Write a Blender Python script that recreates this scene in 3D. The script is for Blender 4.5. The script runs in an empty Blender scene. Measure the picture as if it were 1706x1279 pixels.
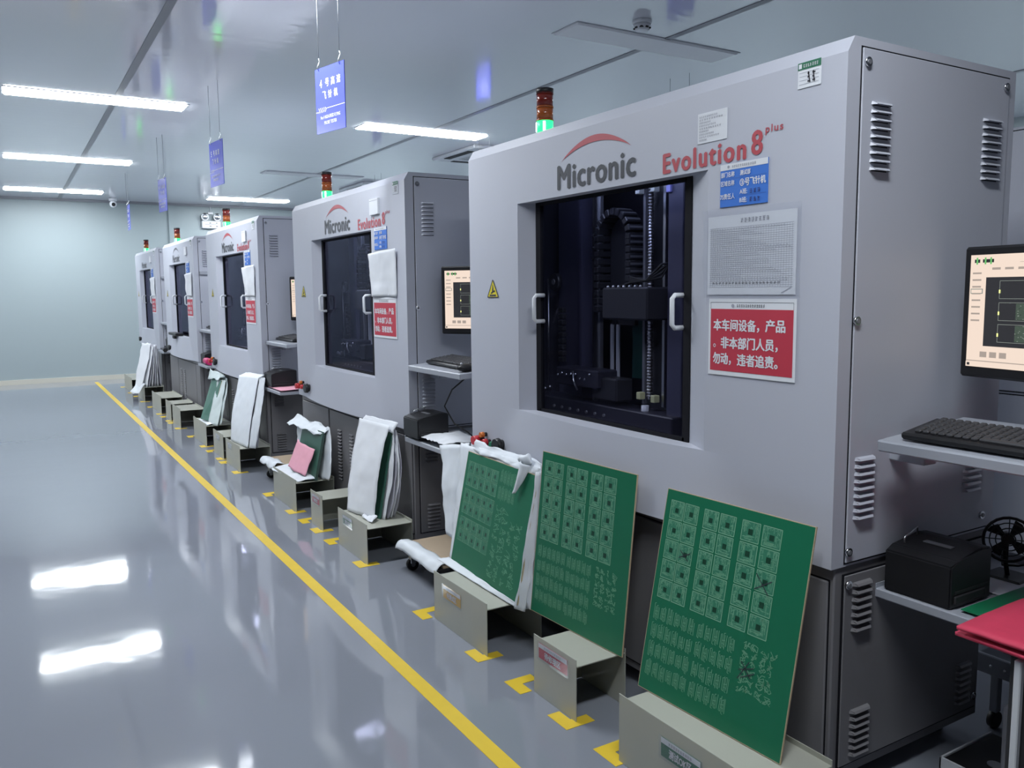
import bpy, bmesh, math, random
from mathutils import Vector, Matrix, noise
C = bpy.context.scene.collection
S = bpy.context.scene
random.seed(7)
PI = math.pi

# ---------------------------------------------------------------- camera, world, exposure
CAM_H = 1.31
YAW, PITCH, ROLL = 0.5429, 0.1110, 0.0098
FPX = 1392.2
cd = bpy.data.cameras.new('camera'); cam = bpy.data.objects.new('camera', cd); C.objects.link(cam)
fw = Vector((math.sin(YAW)*math.cos(PITCH), math.cos(YAW)*math.cos(PITCH), -math.sin(PITCH)))
ri = Vector((math.cos(YAW), -math.sin(YAW), 0)); dn = fw.cross(ri)
r2 = ri*math.cos(ROLL)+dn*math.sin(ROLL); d2 = -ri*math.sin(ROLL)+dn*math.cos(ROLL)
cam.matrix_world = Matrix(((r2.x, -d2.x, -fw.x, 0), (r2.y, -d2.y, -fw.y, 0), (r2.z, -d2.z, -fw.z, CAM_H), (0, 0, 0, 1)))
cd.sensor_width = 36; cd.lens = FPX/1706*36; cd.clip_start = 0.02; cd.clip_end = 100
S.camera = cam
w = bpy.data.worlds.new('world'); S.world = w; w.use_nodes = True
w.node_tree.nodes['Background'].inputs[0].default_value = (.75, .85, 1, 1)
w.node_tree.nodes['Background'].inputs[1].default_value = 0.15
S.view_settings.view_transform = 'Standard'; S.view_settings.look = 'None'
S.view_settings.gamma = 1; S.view_settings.use_curve_mapping = False
S.view_settings.exposure = 2.35
LAMP = 10.6                      # emission of the ceiling lamps
LAMP_COL = (.90, .955, 1.0)

# ---------------------------------------------------------------- materials
MATS = {}
def mat(name, col, rough=.5, metal=0, spec=.5, var=.04, vscale=6, bump=0, bscale=200, emit=None, estr=0, coat=0, alpha=1, rvar=0):
    if name in MATS: return MATS[name]
    m = bpy.data.materials.new(name); m.use_nodes = True; MATS[name] = m
    nt = m.node_tree; b = nt.nodes['Principled BSDF']
    b.inputs['Base Color'].default_value = (*col, 1); b.inputs['Roughness'].default_value = rough
    b.inputs['Metallic'].default_value = metal; b.inputs['Specular IOR Level'].default_value = spec
    b.inputs['Coat Weight'].default_value = coat; b.inputs['Alpha'].default_value = alpha
    if emit:
        b.inputs['Emission Color'].default_value = (*emit, 1); b.inputs['Emission Strength'].default_value = estr
    if var or bump or rvar:
        tc = nt.nodes.new('ShaderNodeTexCoord')
    if var:
        n = nt.nodes.new('ShaderNodeTexNoise'); n.inputs['Scale'].default_value = vscale; n.inputs['Detail'].default_value = 4
        nt.links.new(tc.outputs['Object'], n.inputs['Vector'])
        r = nt.nodes.new('ShaderNodeMapRange'); r.inputs[3].default_value = 1-var; r.inputs[4].default_value = 1+var
        nt.links.new(n.outputs[0], r.inputs[0])
        mx = nt.nodes.new('ShaderNodeMix'); mx.data_type = 'RGBA'; mx.blend_type = 'MULTIPLY'; mx.inputs[0].default_value = 1
        mx.inputs[6].default_value = (*col, 1); nt.links.new(r.outputs[0], mx.inputs[7]); nt.links.new(mx.outputs[2], b.inputs['Base Color'])
        if rvar:
            r3 = nt.nodes.new('ShaderNodeMapRange'); r3.inputs[3].default_value = rough-rvar; r3.inputs[4].default_value = rough+rvar
            nt.links.new(n.outputs[0], r3.inputs[0]); nt.links.new(r3.outputs[0], b.inputs['Roughness'])
    if bump:
        n2 = nt.nodes.new('ShaderNodeTexNoise'); n2.inputs['Scale'].default_value = bscale; n2.inputs['Detail'].default_value = 3
        nt.links.new(tc.outputs['Object'], n2.inputs['Vector'])
        bp = nt.nodes.new('ShaderNodeBump'); bp.inputs['Strength'].default_value = bump; bp.inputs['Distance'].default_value = .02
        nt.links.new(n2.outputs[0], bp.inputs['Height']); nt.links.new(bp.outputs[0], b.inputs['Normal'])
    return m
def emis(name, col, s):
    return mat(name, (.02, .02, .02), .4, var=0, emit=col, estr=s)
def glassy(name, tint, rough=.02, ior=1.5, gl=(1, 1, 1), extra=0.0, diff=None):
    m = bpy.data.materials.new(name); m.use_nodes = True; MATS[name] = m
    nt = m.node_tree; nt.nodes.remove(nt.nodes['Principled BSDF']); out = nt.nodes['Material Output']
    tr = nt.nodes.new('ShaderNodeBsdfTransparent'); tr.inputs[0].default_value = (*tint, 1)
    g = nt.nodes.new('ShaderNodeBsdfGlossy'); g.inputs[0].default_value = (*gl, 1); g.inputs['Roughness'].default_value = rough
    lw = nt.nodes.new('ShaderNodeLayerWeight'); lw.inputs[0].default_value = .5; F0 = ((ior-1)/(ior+1))**2
    pw = nt.nodes.new('ShaderNodeMath'); pw.operation = 'POWER'; pw.inputs[1].default_value = 5; nt.links.new(lw.outputs['Facing'], pw.inputs[0])
    f = nt.nodes.new('ShaderNodeMath'); f.operation = 'MULTIPLY_ADD'; f.inputs[1].default_value = 1-F0; f.inputs[2].default_value = F0; nt.links.new(pw.outputs[0], f.inputs[0])
    mx = nt.nodes.new('ShaderNodeMixShader'); nt.links.new(f.outputs[0], mx.inputs[0]); nt.links.new(tr.outputs[0], mx.inputs[1]); nt.links.new(g.outputs[0], mx.inputs[2])
    last = mx
    if diff:
        d = nt.nodes.new('ShaderNodeBsdfDiffuse'); d.inputs[0].default_value = (*diff, 1)
        m2 = nt.nodes.new('ShaderNodeMixShader'); m2.inputs[0].default_value = extra
        nt.links.new(mx.outputs[0], m2.inputs[1]); nt.links.new(d.outputs[0], m2.inputs[2]); last = m2
    nt.links.new(last.outputs[0], out.inputs[0]); return m

PAINT = mat('grey_paint', (.49, .505, .575), .42, spec=.4, var=.03, vscale=1.5, bump=.02, bscale=400)
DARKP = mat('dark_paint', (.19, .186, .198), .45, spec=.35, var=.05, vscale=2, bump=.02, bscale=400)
GAP = mat('panel_gap', (.012, .012, .016), .7, spec=.1)
STEEL = mat('bright_steel', (.62, .63, .65), .28, metal=1, var=.02)
CHROME = mat('chrome', (.75, .76, .78), .12, metal=1, var=0)
WHITE = mat('white_plastic', (.72, .74, .78), .35, var=.01)
BLACK = mat('black_plastic', (.014, .014, .016), .38, spec=.4, var=.1, vscale=30)
BLACKI = mat('black_anodised', (.032, .032, .038), .32, spec=.5, var=.1, vscale=30)
BLACKM = mat('black_matt', (.02, .02, .023), .7, var=.1)
RUBBER = mat('black_rubber', (.012, .012, .013), .6)
TRAY = mat('tray_paint', (.36, .38, .43), .38, var=.02)
OLIVE = mat('olive_grey_steel', (.43, .435, .375), .36, spec=.45, var=.06, vscale=5, bump=.015, bscale=300)
PAPER = mat('white_paper', (.74, .76, .80), .8, spec=.2, var=.02)
WRAP = mat('white_wrap', (.74, .78, .83), .5, spec=.4, var=.06, vscale=14)
WRAPG = mat('greenish_wrap', (.58, .66, .66), .5, spec=.4, var=.08, vscale=14)
GREYP = mat('grey_paper', (.40, .40, .46), .75, var=.05)
PINK = mat('pink_paper', (.86, .42, .52), .8, spec=.2, var=.06, vscale=25)
RED = mat('red_print', (.52, .035, .065), .55, var=.02)
REDC = mat('red_card', (.55, .035, .085), .7, var=.12, vscale=25)
LOGOR = mat('logo_red', (.46, .06, .08), .45, var=.02)
LOGOK = mat('logo_dark', (.030, .034, .046), .45, var=.02)
LOGOG = mat('logo_grey', (.14, .145, .17), .5, var=.02)
BLUE = mat('blue_print', (.035, .17, .62), .5, var=.02)
SIGNB = mat('sign_blue', (.10, .12, .62), .22, var=.08, vscale=3)
INK = mat('ink', (.035, .035, .05), .6, var=0)
INKG = mat('faint_ink', (.34, .35, .41), .7, var=0)
INKB = mat('blue_ink', (.03, .05, .22), .6, var=0)
GREENP = mat('green_print', (.025, .16, .085), .5, var=.02)
YELP = mat('yellow_print', (.72, .42, .03), .5, var=.02)
YEL = mat('warning_yellow', (.75, .62, .02), .45, var=.02)
TAPE = mat('yellow_floor_tape', (.80, .56, .045), .35, var=.06, vscale=20)
MASK = mat('solder_mask', (.010, .150, .074), .3, spec=.45, var=.06, vscale=8)
TRACE = mat('copper_trace', (.15, .37, .23), .35, var=.05)
TRACEL = mat('trace_outline', (.26, .48, .32), .35, var=.05)
TRACE2 = mat('copper_flood', (.040, .205, .12), .35, var=.05)
PADD = mat('dark_pad', (.010, .055, .03), .3, var=0)
EDGE = mat('laminate_edge', (.50, .40, .26), .6, var=.12, vscale=40)
CARD = mat('cardboard', (.40, .31, .22), .8, var=.08)
IRON = mat('interior_steel', (.22, .225, .25), .38, metal=.3, var=.05)
SCREW = mat('ball_screw_steel', (.5, .5, .52), .3, metal=1, var=.3, vscale=90)
CHAMB = mat('chamber_dark', (.035, .034, .05), .4, var=.1)
PLATE = mat('anodised_plate', (.07, .07, .115), .35, var=.05)
BLOCKY = mat('stop_block_yellow', (.66, .66, .36), .5)
BLOCKW = mat('stop_block_white', (.55, .58, .53), .5)
LILAC = mat('stop_block_lilac', (.33, .33, .75), .4)
INBOARD = mat('board_under_test', (.012, .065, .055), .4, var=.1)
GLASS = glassy('tinted_glass', (.86, .865, .92), .02, 1.33, (.28, .28, .38))
CLEAR = glassy('clear_plastic_sleeve', (.93, .94, .96), .06, 1.35, extra=.10, diff=(.7, .72, .78))
LENSR = mat('red_lens', (.17, .02, .015), .15, spec=.6, var=0)
LENSA = mat('amber_lens', (.36, .09, .025), .15, spec=.6, var=0)
LENSG = emis('green_lens_lit', (.012, 1, .13), .75)
LITCORE = emis('green_lens_core', (.7, 1, .82), 1.5)
WALLM = mat('wall_paint', (.36, .425, .445), .42, spec=.4, var=.015, vscale=1)
WALLDIM = mat('wall_low_bounce', (.13, .14, .155), .5, spec=.3, var=.015, vscale=1)  # unseen walls, darkened to cut light bounced onto the machine fronts
CREAM = mat('cream_skirting', (.62, .60, .52), .45)
KEYM = mat('key_black', (.040, .040, .045), .5, var=0)
SCR_CREAM = emis('screen_cream', (.74, .60, .50), .24)
SCR_BLACK = emis('screen_black', (.010, .010, .012), .35)
SCR_GREY = emis('screen_grey', (.36, .30, .26), .22)
SCR_LINE = emis('screen_line', (.16, .18, .16), .3)
SCR_GREEN = emis('screen_green', (.10, .34, .10), .3)
SCR_DGREEN = emis('screen_dark_green', (.030, .045, .032), .35)
SCR_RED = emis('screen_red', (.6, .08, .10), .3)
SCR_YEL = emis('screen_yellow', (.7, .75, .25), .35)

CHFILL = emis('chamber_fill_glow', (.6, .7, 1), 2.2)  # glow of the fill strip added inside each test chamber
def floor_mat():
    m = mat('epoxy_floor', (.245, .262, .305), .06, spec=.55, var=.03, vscale=.8, rvar=.015)
    nt = m.node_tree; b = nt.nodes['Principled BSDF']; tc = nt.nodes.new('ShaderNodeTexCoord')
    n = nt.nodes.new('ShaderNodeTexNoise'); n.inputs['Scale'].default_value = 3.5; n.inputs['Detail'].default_value = 2.5
    mp = nt.nodes.new('ShaderNodeMapping'); mp.inputs['Location'].default_value = (3.3, 7.7, .37); mp.inputs['Rotation'].default_value = (0, 0, .4)
    nt.links.new(tc.outputs['Object'], mp.inputs[0]); nt.links.new(mp.outputs[0], n.inputs['Vector'])
    bp = nt.nodes.new('ShaderNodeBump'); bp.inputs['Strength'].default_value = .055; bp.inputs['Distance'].default_value = .02
    nt.links.new(n.outputs[0], bp.inputs['Height']); nt.links.new(bp.outputs[0], b.inputs['Normal'])
    return m
FLOORM = floor_mat()
def ceil_mat():
    m = mat('ceiling_panel', (.80, .82, .88), .10, spec=.9, var=.03, vscale=.7)
    nt = m.node_tree; b = nt.nodes['Principled BSDF']; tc = nt.nodes.new('ShaderNodeTexCoord')
    mp = nt.nodes.new('ShaderNodeMapping'); mp.inputs['Scale'].default_value = (1.1, 14, 1)
    n = nt.nodes.new('ShaderNodeTexNoise'); n.inputs['Scale'].default_value = 1.2; n.inputs['Detail'].default_value = 3
    nt.links.new(tc.outputs['Object'], mp.inputs[0]); nt.links.new(mp.outputs[0], n.inputs['Vector'])
    bp = nt.nodes.new('ShaderNodeBump'); bp.inputs['Strength'].default_value = .05; bp.inputs['Distance'].default_value = .02
    nt.links.new(n.outputs[0], bp.inputs['Height']); nt.links.new(bp.outputs[0], b.inputs['Normal'])
    b.inputs['IOR'].default_value = 2.8
    return m
CEILM = ceil_mat()
SEAMM = mat('ceiling_seam_strip', (.27, .28, .31), .35, var=.02)

# ---------------------------------------------------------------- mesh helpers
class MB:
    def __init__(self): self.bm = bmesh.new(); self.mats = []
    def mi(self, m):
        if m not in self.mats: self.mats.append(m)
        return self.mats.index(m)
    def face(self, pts, m):
        f = self.bm.faces.new([self.bm.verts.new(p) for p in pts]); f.material_index = self.mi(m); return f
    def box(self, a, b, m, bev=0, M=None, seg=1):
        r = bmesh.ops.create_cube(self.bm, size=1); vs = r['verts']
        c = [(a[i]+b[i])/2 for i in range(3)]; s = [abs(b[i]-a[i]) for i in range(3)]
        for v in vs: v.co = Vector((c[0]+v.co.x*s[0], c[1]+v.co.y*s[1], c[2]+v.co.z*s[2]))
        if bev:
            es = list({e for v in vs for e in v.link_edges})
            o = bmesh.ops.bevel(self.bm, geom=es, offset=min(bev, min(s)*.45), segments=seg, affect='EDGES', profile=.5)
            vs = list({v for f in o['faces'] for v in f.verts} | {v for v in vs if v.is_valid})
        k = self.mi(m)
        for f in {f for v in vs for f in v.link_faces}: f.material_index = k
        if M is not None:
            for v in vs: v.co = M @ v.co
        return vs
    def cyl(self, p, q, r, m, n=16, r2=None, caps=True):
        p = Vector(p); q = Vector(q); d = q-p; L = d.length; k = self.mi(m)
        o = bmesh.ops.create_cone(self.bm, cap_ends=caps, segments=n, radius1=r, radius2=r if r2 is None else r2, depth=L)
        R = d.to_track_quat('Z', 'Y').to_matrix().to_4x4(); T = Matrix.Translation((p+q)/2) @ R
        for v in o['verts']: v.co = T @ v.co
        for f in {f for v in o['verts'] for f in v.link_faces}:
            f.material_index = k; f.smooth = len(f.verts) == 4
    def sph(self, c, r, m, sc=(1, 1, 1), n=16):
        o = bmesh.ops.create_uvsphere(self.bm, u_segments=n, v_segments=n//2, radius=r); k = self.mi(m)
        for v in o['verts']: v.co = Vector((c[0]+v.co.x*sc[0], c[1]+v.co.y*sc[1], c[2]+v.co.z*sc[2]))
        for f in {f for v in o['verts'] for f in v.link_faces}: f.material_index = k; f.smooth = True
    def tube(self, pts, r, m, n=8):
        pts = [Vector(p) for p in pts]; k = self.mi(m); rings = []; up = None
        for i, p in enumerate(pts):
            t = (pts[min(i+1, len(pts)-1)]-pts[max(i-1, 0)]).normalized()
            if up is None:
                up = Vector((0, 0, 1)) if abs(t.z) < .9 else Vector((1, 0, 0))
            up = (up-t*up.dot(t)).normalized(); s = t.cross(up)
            rings.append([self.bm.verts.new(p+(up*math.cos(2*PI*j/n)+s*math.sin(2*PI*j/n))*r) for j in range(n)])
        for a, b in zip(rings, rings[1:]):
            for j in range(n):
                f = self.bm.faces.new((a[j], a[(j+1) % n], b[(j+1) % n], b[j])); f.material_index = k; f.smooth = True
        for rg in (rings[0], rings[-1]):
            f = self.bm.faces.new(rg); f.material_index = k
    def prism(self, poly, ax, a, b, m):
        def P(q, t):
            return (t, q[0], q[1]) if ax == 0 else (q[0], t, q[1]) if ax == 1 else (q[0], q[1], t)
        k = self.mi(m); v0 = [self.bm.verts.new(P(q, a)) for q in poly]; v1 = [self.bm.verts.new(P(q, b)) for q in poly]
        fs = [self.bm.faces.new(v0), self.bm.faces.new(v1)]; n = len(poly)
        for i in range(n): fs.append(self.bm.faces.new((v0[i], v0[(i+1) % n], v1[(i+1) % n], v1[i])))
        for f in fs: f.material_index = k
    def build(self, name, parent=None, M=None, recalc=True):
        if recalc: bmesh.ops.recalc_face_normals(self.bm, faces=self.bm.faces)
        me = bpy.data.meshes.new(name); self.bm.to_mesh(me); self.bm.free()
        for m in self.mats: me.materials.append(m)
        o = bpy.data.objects.new(name, me); C.objects.link(o)
        if parent: o.parent = parent
        if M is not None: o.matrix_local = M
        return o
def tag(o, label, cat, group=None):
    o['label'] = label; o['category'] = cat
    if group: o['group'] = group
    return o
def thing(name, label, cat, loc=(0, 0, 0), rz=0, group=None):
    o = bpy.data.objects.new(name, None); C.objects.link(o); o.empty_display_size = .05
    o.location = loc; o.rotation_euler = (0, 0, rz); return tag(o, label, cat, group)
def struct(o): o['kind'] = 'structure'; return o
def lab(o, s): o['label'] = s; return o

_txt = {}
def text_geo(body, space=1.0):
    k = (body, space)
    if k in _txt: return _txt[k]
    cu = bpy.data.curves.new('t', 'FONT'); cu.body = body; cu.space_character = space; cu.resolution_u = 3
    ob = bpy.data.objects.new('t', cu); C.objects.link(ob)
    dg = bpy.context.evaluated_depsgraph_get(); me = bpy.data.meshes.new_from_object(ob.evaluated_get(dg))
    vs = [(v.co.x, v.co.y) for v in me.vertices]; fs = [tuple(p.vertices) for p in me.polygons]
    bpy.data.objects.remove(ob); bpy.data.curves.remove(cu); bpy.data.meshes.remove(me)
    _txt[k] = (vs, fs); return vs, fs
class Decal(MB):
    """flat print built in a plane: o origin (lower left), r right, u up; layers stand a fraction of a millimetre apart"""
    def __init__(self, o, r=(0, -1, 0), u=(0, 0, 1), step=.0006):
        super().__init__(); self.o = Vector(o); self.r = Vector(r).normalized(); self.u = Vector(u).normalized()
        self.n = self.r.cross(self.u); self.step = step
    def P(self, x, y, l): return self.o+self.r*x+self.u*y+self.n*(l*self.step)
    def rect(self, x0, y0, x1, y1, m, l=1): self.face([self.P(x0, y0, l), self.P(x1, y0, l), self.P(x1, y1, l), self.P(x0, y1, l)], m)
    def poly(self, pts, m, l=1): self.face([self.P(x, y, l) for x, y in pts], m)
    def seg(self, a, b, wd, m, l=2):
        dx, dy = b[0]-a[0], b[1]-a[1]; L = math.hypot(dx, dy) or 1; nx, ny = -dy/L*wd/2, dx/L*wd/2
        self.poly([(a[0]+nx, a[1]+ny), (a[0]-nx, a[1]-ny), (b[0]-nx, b[1]-ny), (b[0]+nx, b[1]+ny)], m, l)
    def slab(self, wd, ht, th, m):
        a, b = self.P(0, 0, 0), self.P(0, 0, 0)-self.n*th
        cs = [(0, 0), (wd, 0), (wd, ht), (0, ht)]
        f0 = [self.o+self.r*x+self.u*y for x, y in cs]; f1 = [p-self.n*th for p in f0]
        self.face(f0, m); self.face(f1[::-1], m)
        for i in range(4): j = (i+1) % 4; self.face([f0[i], f1[i], f1[j], f0[j]], m)
    def text(self, s, x, y, wd, ht, m, bold=0.0, l=2, sp=1.0):
        vs, fs = text_geo(s, sp)
        if not vs: return
        if bold:
            e = bold*ht*1.15
            for q, (ox, oy) in enumerate(((-e, 0), (e, 0), (0, e*.6), (0, -e*.6))): self.text(s, x+ox, y+oy, wd, ht, m, 0, l+.12*(q+1), sp)
        x0 = min(v[0] for v in vs); x1 = max(v[0] for v in vs); y0 = min(v[1] for v in vs); y1 = max(v[1] for v in vs)
        bv = [self.bm.verts.new(self.P(x+(v[0]-x0)/(x1-x0)*wd, y+(v[1]-y0)/(y1-y0)*ht, l)) for v in vs]; k = self.mi(m)
        for f in fs:
            try: self.bm.faces.new([bv[i] for i in f]).material_index = k
            except ValueError: pass
    def marks(self, x, y, wd, ht, n, m, seed=0, l=2):
        rr = random.Random(seed); c = wd/n
        for i in range(n):
            bx = x+i*c
            for k in range(3): self.seg((bx+c*.1, y+ht*(.15+.35*k)), (bx+c*rr.uniform(.5, .85), y+ht*(.15+.35*k+rr.uniform(-.1, .1))), ht*.13, m, l)
            self.seg((bx+c*rr.uniform(.2, .7), y), (bx+c*rr.uniform(.2, .7), y+ht), ht*.13, m, l)

def sheet(name, TL, TR, BR, BL, m, parent=None, nx=16, ny=22, amp=.006, seed=0, freq=9, bulge=None, thick=.0015, edge=.0, smooth=True, n_hint=(-1, 0, 0)):
    """crumpled sheet through four corners: s runs left to right, t bottom to top"""
    TL, TR, BR, BL = map(Vector, (TL, TR, BR, BL)); mb = MB(); k = mb.mi(m); off = Vector((seed*7.3, seed*3.1, seed*1.7))
    n = (TR-TL).cross(TL-BL).normalized()
    if n.dot(Vector(n_hint)) < 0: n = -n
    V = []
    for j in range(ny+1):
        row = []
        for i in range(nx+1):
            s, t = i/nx, j/ny
            p = (BL*(1-s)+BR*s)*(1-t)+(TL*(1-s)+TR*s)*t
            d = noise.noise(p*freq+off)*amp+noise.noise(p*freq*3+off)*amp*.4+abs(noise.noise(Vector((s*6, t*1.3, seed))*1.0))*amp*.8
            if bulge: p = p+bulge(s, t)
            p = p+n*d
            if edge and (i in (0, nx) or j in (0, ny)):
                p = p+(TR-TL).normalized()*noise.noise(p*14+off)*edge+(TL-BL).normalized()*noise.noise(p*11-off)*edge
            row.append(mb.bm.verts.new(p))
        V.append(row)
    for j in range(ny):
        for i in range(nx):
            f = mb.bm.faces.new((V[j][i], V[j][i+1], V[j+1][i+1], V[j+1][i])); f.material_index = k; f.smooth = smooth
    o = mb.build(name, parent)
    if thick:
        so = o.modifiers.new('thickness', 'SOLIDIFY'); so.thickness = thick; so.offset = -1
    return o

# ---------------------------------------------------------------- room shell
HC = 2.74; X0, X1, Y0R, Y1R = -6.5, 7.5, -5.0, 14.32
def shell(name, a, b, m):
    mb = MB(); mb.box(a, b, m); return struct(mb.build(name))
shell('floor', (X0, Y0R, -.1), (X1, Y1R, 0), FLOORM)
shell('ceiling', (X0, Y0R, HC), (X1, Y1R, HC+.1), CEILM)
shell('wall_far', (X0, Y1R, 0), (X1, Y1R+.1, HC), WALLM)
shell('wall_near', (X0, Y0R-.1, 0), (X1, Y0R, HC), WALLDIM)
shell('wall_left', (X0-.1, Y0R, 0), (X0, Y1R, HC), WALLDIM)
shell('wall_right', (X1, Y0R, 0), (X1+.1, Y1R, HC), WALLM)
shell('baseboard_far', (X0, Y1R-.02, 0), (X1, Y1R, .07), CREAM)
shell('trim_1', (2.31, Y1R-.03, .07), (2.385, Y1R, HC), WALLM)
shell('trim_2', (3.15, Y1R-.03, .07), (3.23, Y1R, HC), WALLM)
shell('trim_3', (X0, Y1R-.04, HC-.035), (X1, Y1R, HC), SEAMM)
for i, x in enumerate((-4.34, -1.77, .80, 3.36, 5.92)):
    shell('trim_%d' % (4+i), (x-.022, Y0R, HC-.004), (x+.022, Y1R-.04, HC), SEAMM)

# ---------------------------------------------------------------- ceiling lamps
DIFF = emis('lamp_diffuser_lit', LAMP_COL, LAMP)
DIFFOFF = mat('lamp_diffuser_off', (.88, .89, .91), .35, var=.01)
HOUS = mat('lamp_housing', (.60, .62, .65), .4, var=.01)
def lamp(cx, cy, lit, label, group=None):
    t = thing('ceiling_lamp', label, 'lamp', (cx, cy, HC), 0, group)
    L, W_, d = .6, .115, .012
    mb = MB(); mb.box((-L-.01, -W_-.01, -.004), (L+.01, W_+.01, 0), HOUS); mb.build('housing', t)
    mb = MB(); l2, w2 = L-.008, W_-.008
    top = [(-L, -W_, -.004), (L, -W_, -.004), (L, W_, -.004), (-L, W_, -.004)]
    bot = [(-l2, -w2, -d), (l2, -w2, -d), (l2, w2, -d), (-l2, w2, -d)]
    m = DIFF if lit else DIFFOFF
    mb.face(bot[::-1], m)
    for i in range(4): j = (i+1) % 4; mb.face([top[i], top[j], bot[j], bot[i]], m)
    mb.build('diffuser', t)
lamp(.69, 6.98, 1, 'lit white ceiling lamp at upper left, largest of the left column')
lamp(.69, 10.19, 1, 'lit white ceiling lamp, middle one of the left column')
lamp(.69, 13.27, 1, 'lit white ceiling lamp in the left column nearest the far wall')
lamp(3.33, 7.02, 1, 'lit white ceiling lamp just right of the nearest hanging blue sign')
lamp(3.33, 13.33, 1, 'lit white ceiling lamp above the third machine, near the far wall')
lamp(3.33, 3.92, 0, 'unlit flat ceiling lamp beside the round smoke detector')
lamp(3.33, 10.17, 0, 'unlit flat ceiling lamp behind the second tower light')
for cx, cy in ((.69, 3.82), (.69, .65), (-1.95, 13.27), (-1.95, 10.19), (-1.95, 6.98), 
               (6.0, 13.3), (6.0, 10.19), (6.0, 7.0), (6.0, 3.9)):
    lamp(cx, cy, 1, 'lit white ceiling lamp outside the picture', 'ceiling lamps outside the picture')

# ---------------------------------------------------------------- the flying probe testers
W, H, D, ZS = 1.836, 1.885, .70, .622
HU0, HU1, HZ0, HZ1 = .442, 1.451, .85, 1.637     # window recess
GU0, GU1, GX = .575, 1.375, .05
def bulge_at(u, z):
    if z > HZ0+1e-5: return 0
    k = (z-ZS)/(HZ0-ZS); sag = .052*(1-k)+.034*k; hw = .74*(1-k)+.505*k
    q = 1-((u-.947)/hw)**2
    return sag*q if q > 0 else 0
def louvres(root, y, x0, x1, z0, z1, n, m, lbl=None):
    mb = MB(); p = (z1-z0)/n; wd = x1-x0
    for i in range(n):
        z = z0+p*(i+.5)
        a = [(x0, y, z-p*.22), (x1, y, z-p*.22), (x1-.003, y, z+p*.24), (x0+.003, y, z+p*.24)]
        o = [(x0+.009, y-.013, z-p*.18), (x1-.009, y-.013, z-p*.18)]
        c = [(x0+.006, y-.009, z+p*.10), (x1-.006, y-.009, z+p*.10)]
        mb.face([a[3], a[2], c[1], c[0]], m); mb.face([c[0], c[1], o[1], o[0]], m); mb.face([a[3], c[0], o[0], a[0]], m); mb.face([a[2], a[1], o[1], c[1]], m)
        mb.face([(x0+.006, y-.0005, z-p*.30), (x1-.006, y-.0005, z-p*.30), (x1-.006, y-.0005, z-p*.16), (x0+.006, y-.0005, z-p*.16)], GAP)
    mb.build('louvre_vent', root, recalc=False)
def front_louvres(root, x, u0, u1, z0, z1, n, m):
    mb = MB(); p = (z1-z0)/n
    for i in range(n):
        z = z0+p*(i+.5)
        mb.face([(x-.0008, u0, z-p*.25), (x-.0008, u1, z-p*.25), (x-.0008, u1, z+p*.02), (x-.0008, u0, z+p*.02)], GAP)
        mb.face([(x, u0, z+p*.25), (x, u1, z+p*.25), (x-.009, u1-.006, z), (x-.009, u0+.006, z)], m)
    mb.build('louvre_vent', root, recalc=False)
def upper_body(root):
    mb = MB(); m = PAINT
    us = sorted(set([0, W, HU0, HU1]+[.16+i*(1.74-.16)/40 for i in range(41)]))
    def row(zs, f):
        return [[mb.bm.verts.new((-f(u, z), u, z)) for u in us] for z in zs]
    k = mb.mi(m)
    def skin(R, hole=False):
        for j in range(len(R)-1):
            for i in range(len(us)-1):
                if hole and us[i] >= HU0-1e-6 and us[i+1] <= HU1+1e-6: continue
                fc = mb.bm.faces.new((R[j][i], R[j+1][i], R[j+1][i+1], R[j][i+1])); fc.material_index = k
                fc.smooth = not hole and len(R) > 3
    skin(row([ZS+(HZ0-ZS)*q for q in (0, .25, .5, .75, 1)], bulge_at))
    flat = lambda u, z: 0
    skin(row([HZ0, HZ1], flat), True); skin(row([HZ1, 1.848], flat))
    R = [[mb.bm.verts.new((0, u, 1.848)) for u in (0, W)], [mb.bm.verts.new((.022, u, H)) for u in (0, W)]]
    mb.bm.faces.new((R[0][0], R[1][0], R[1][1], R[0][1])).material_index = k
    # sill ledge, jambs, lintel
    led = [u for u in us if HU0 <= u <= HU1]
    for a, b in zip(us, us[1:]):
        if bulge_at(a, HZ0) > 0 or bulge_at(b, HZ0) > 0:
            mb.face([(-bulge_at(a, HZ0), a, HZ0), (-bulge_at(b, HZ0), b, HZ0), (0, b, HZ0), (0, a, HZ0)], m)
    mb.face([(0, HU0, HZ0), (0, HU1, HZ0), (GX+.02, HU1, HZ0), (GX+.02, HU0, HZ0)], m)
    mb.face([(0, HU0, HZ1), (0, HU1, HZ1), (GX+.02, HU1, HZ1), (GX+.02, HU0, HZ1)], m)
    mb.face([(0, HU0, HZ0), (GX, GU0-.02, HZ0), (GX, GU0-.02, HZ1), (0, HU0, HZ1)], m)
    mb.face([(0, HU1, HZ0), (GX, GU1+.02, HZ0), (GX, GU1+.02, HZ1), (0, HU1, HZ1)], m)
    prof = [(0, ZS), (D, ZS), (D, H), (.022, H), (0, 1.848)]
    for u in (0, W): mb.face([(x, u, z) for x, z in prof], m)
    mb.face([(.022, 0, H), (D, 0, H), (D, W, H), (.022, W, H)], m)
    mb.face([(D, 0, ZS), (D, W, ZS), (D, W, H), (D, 0, H)], m)
    bot = [(-bulge_at(u, ZS), u, ZS) for u in us]
    mb.face(bot+[(D, W, ZS), (D, 0, ZS)], m)
    return mb.build('upper_body', root)

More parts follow.
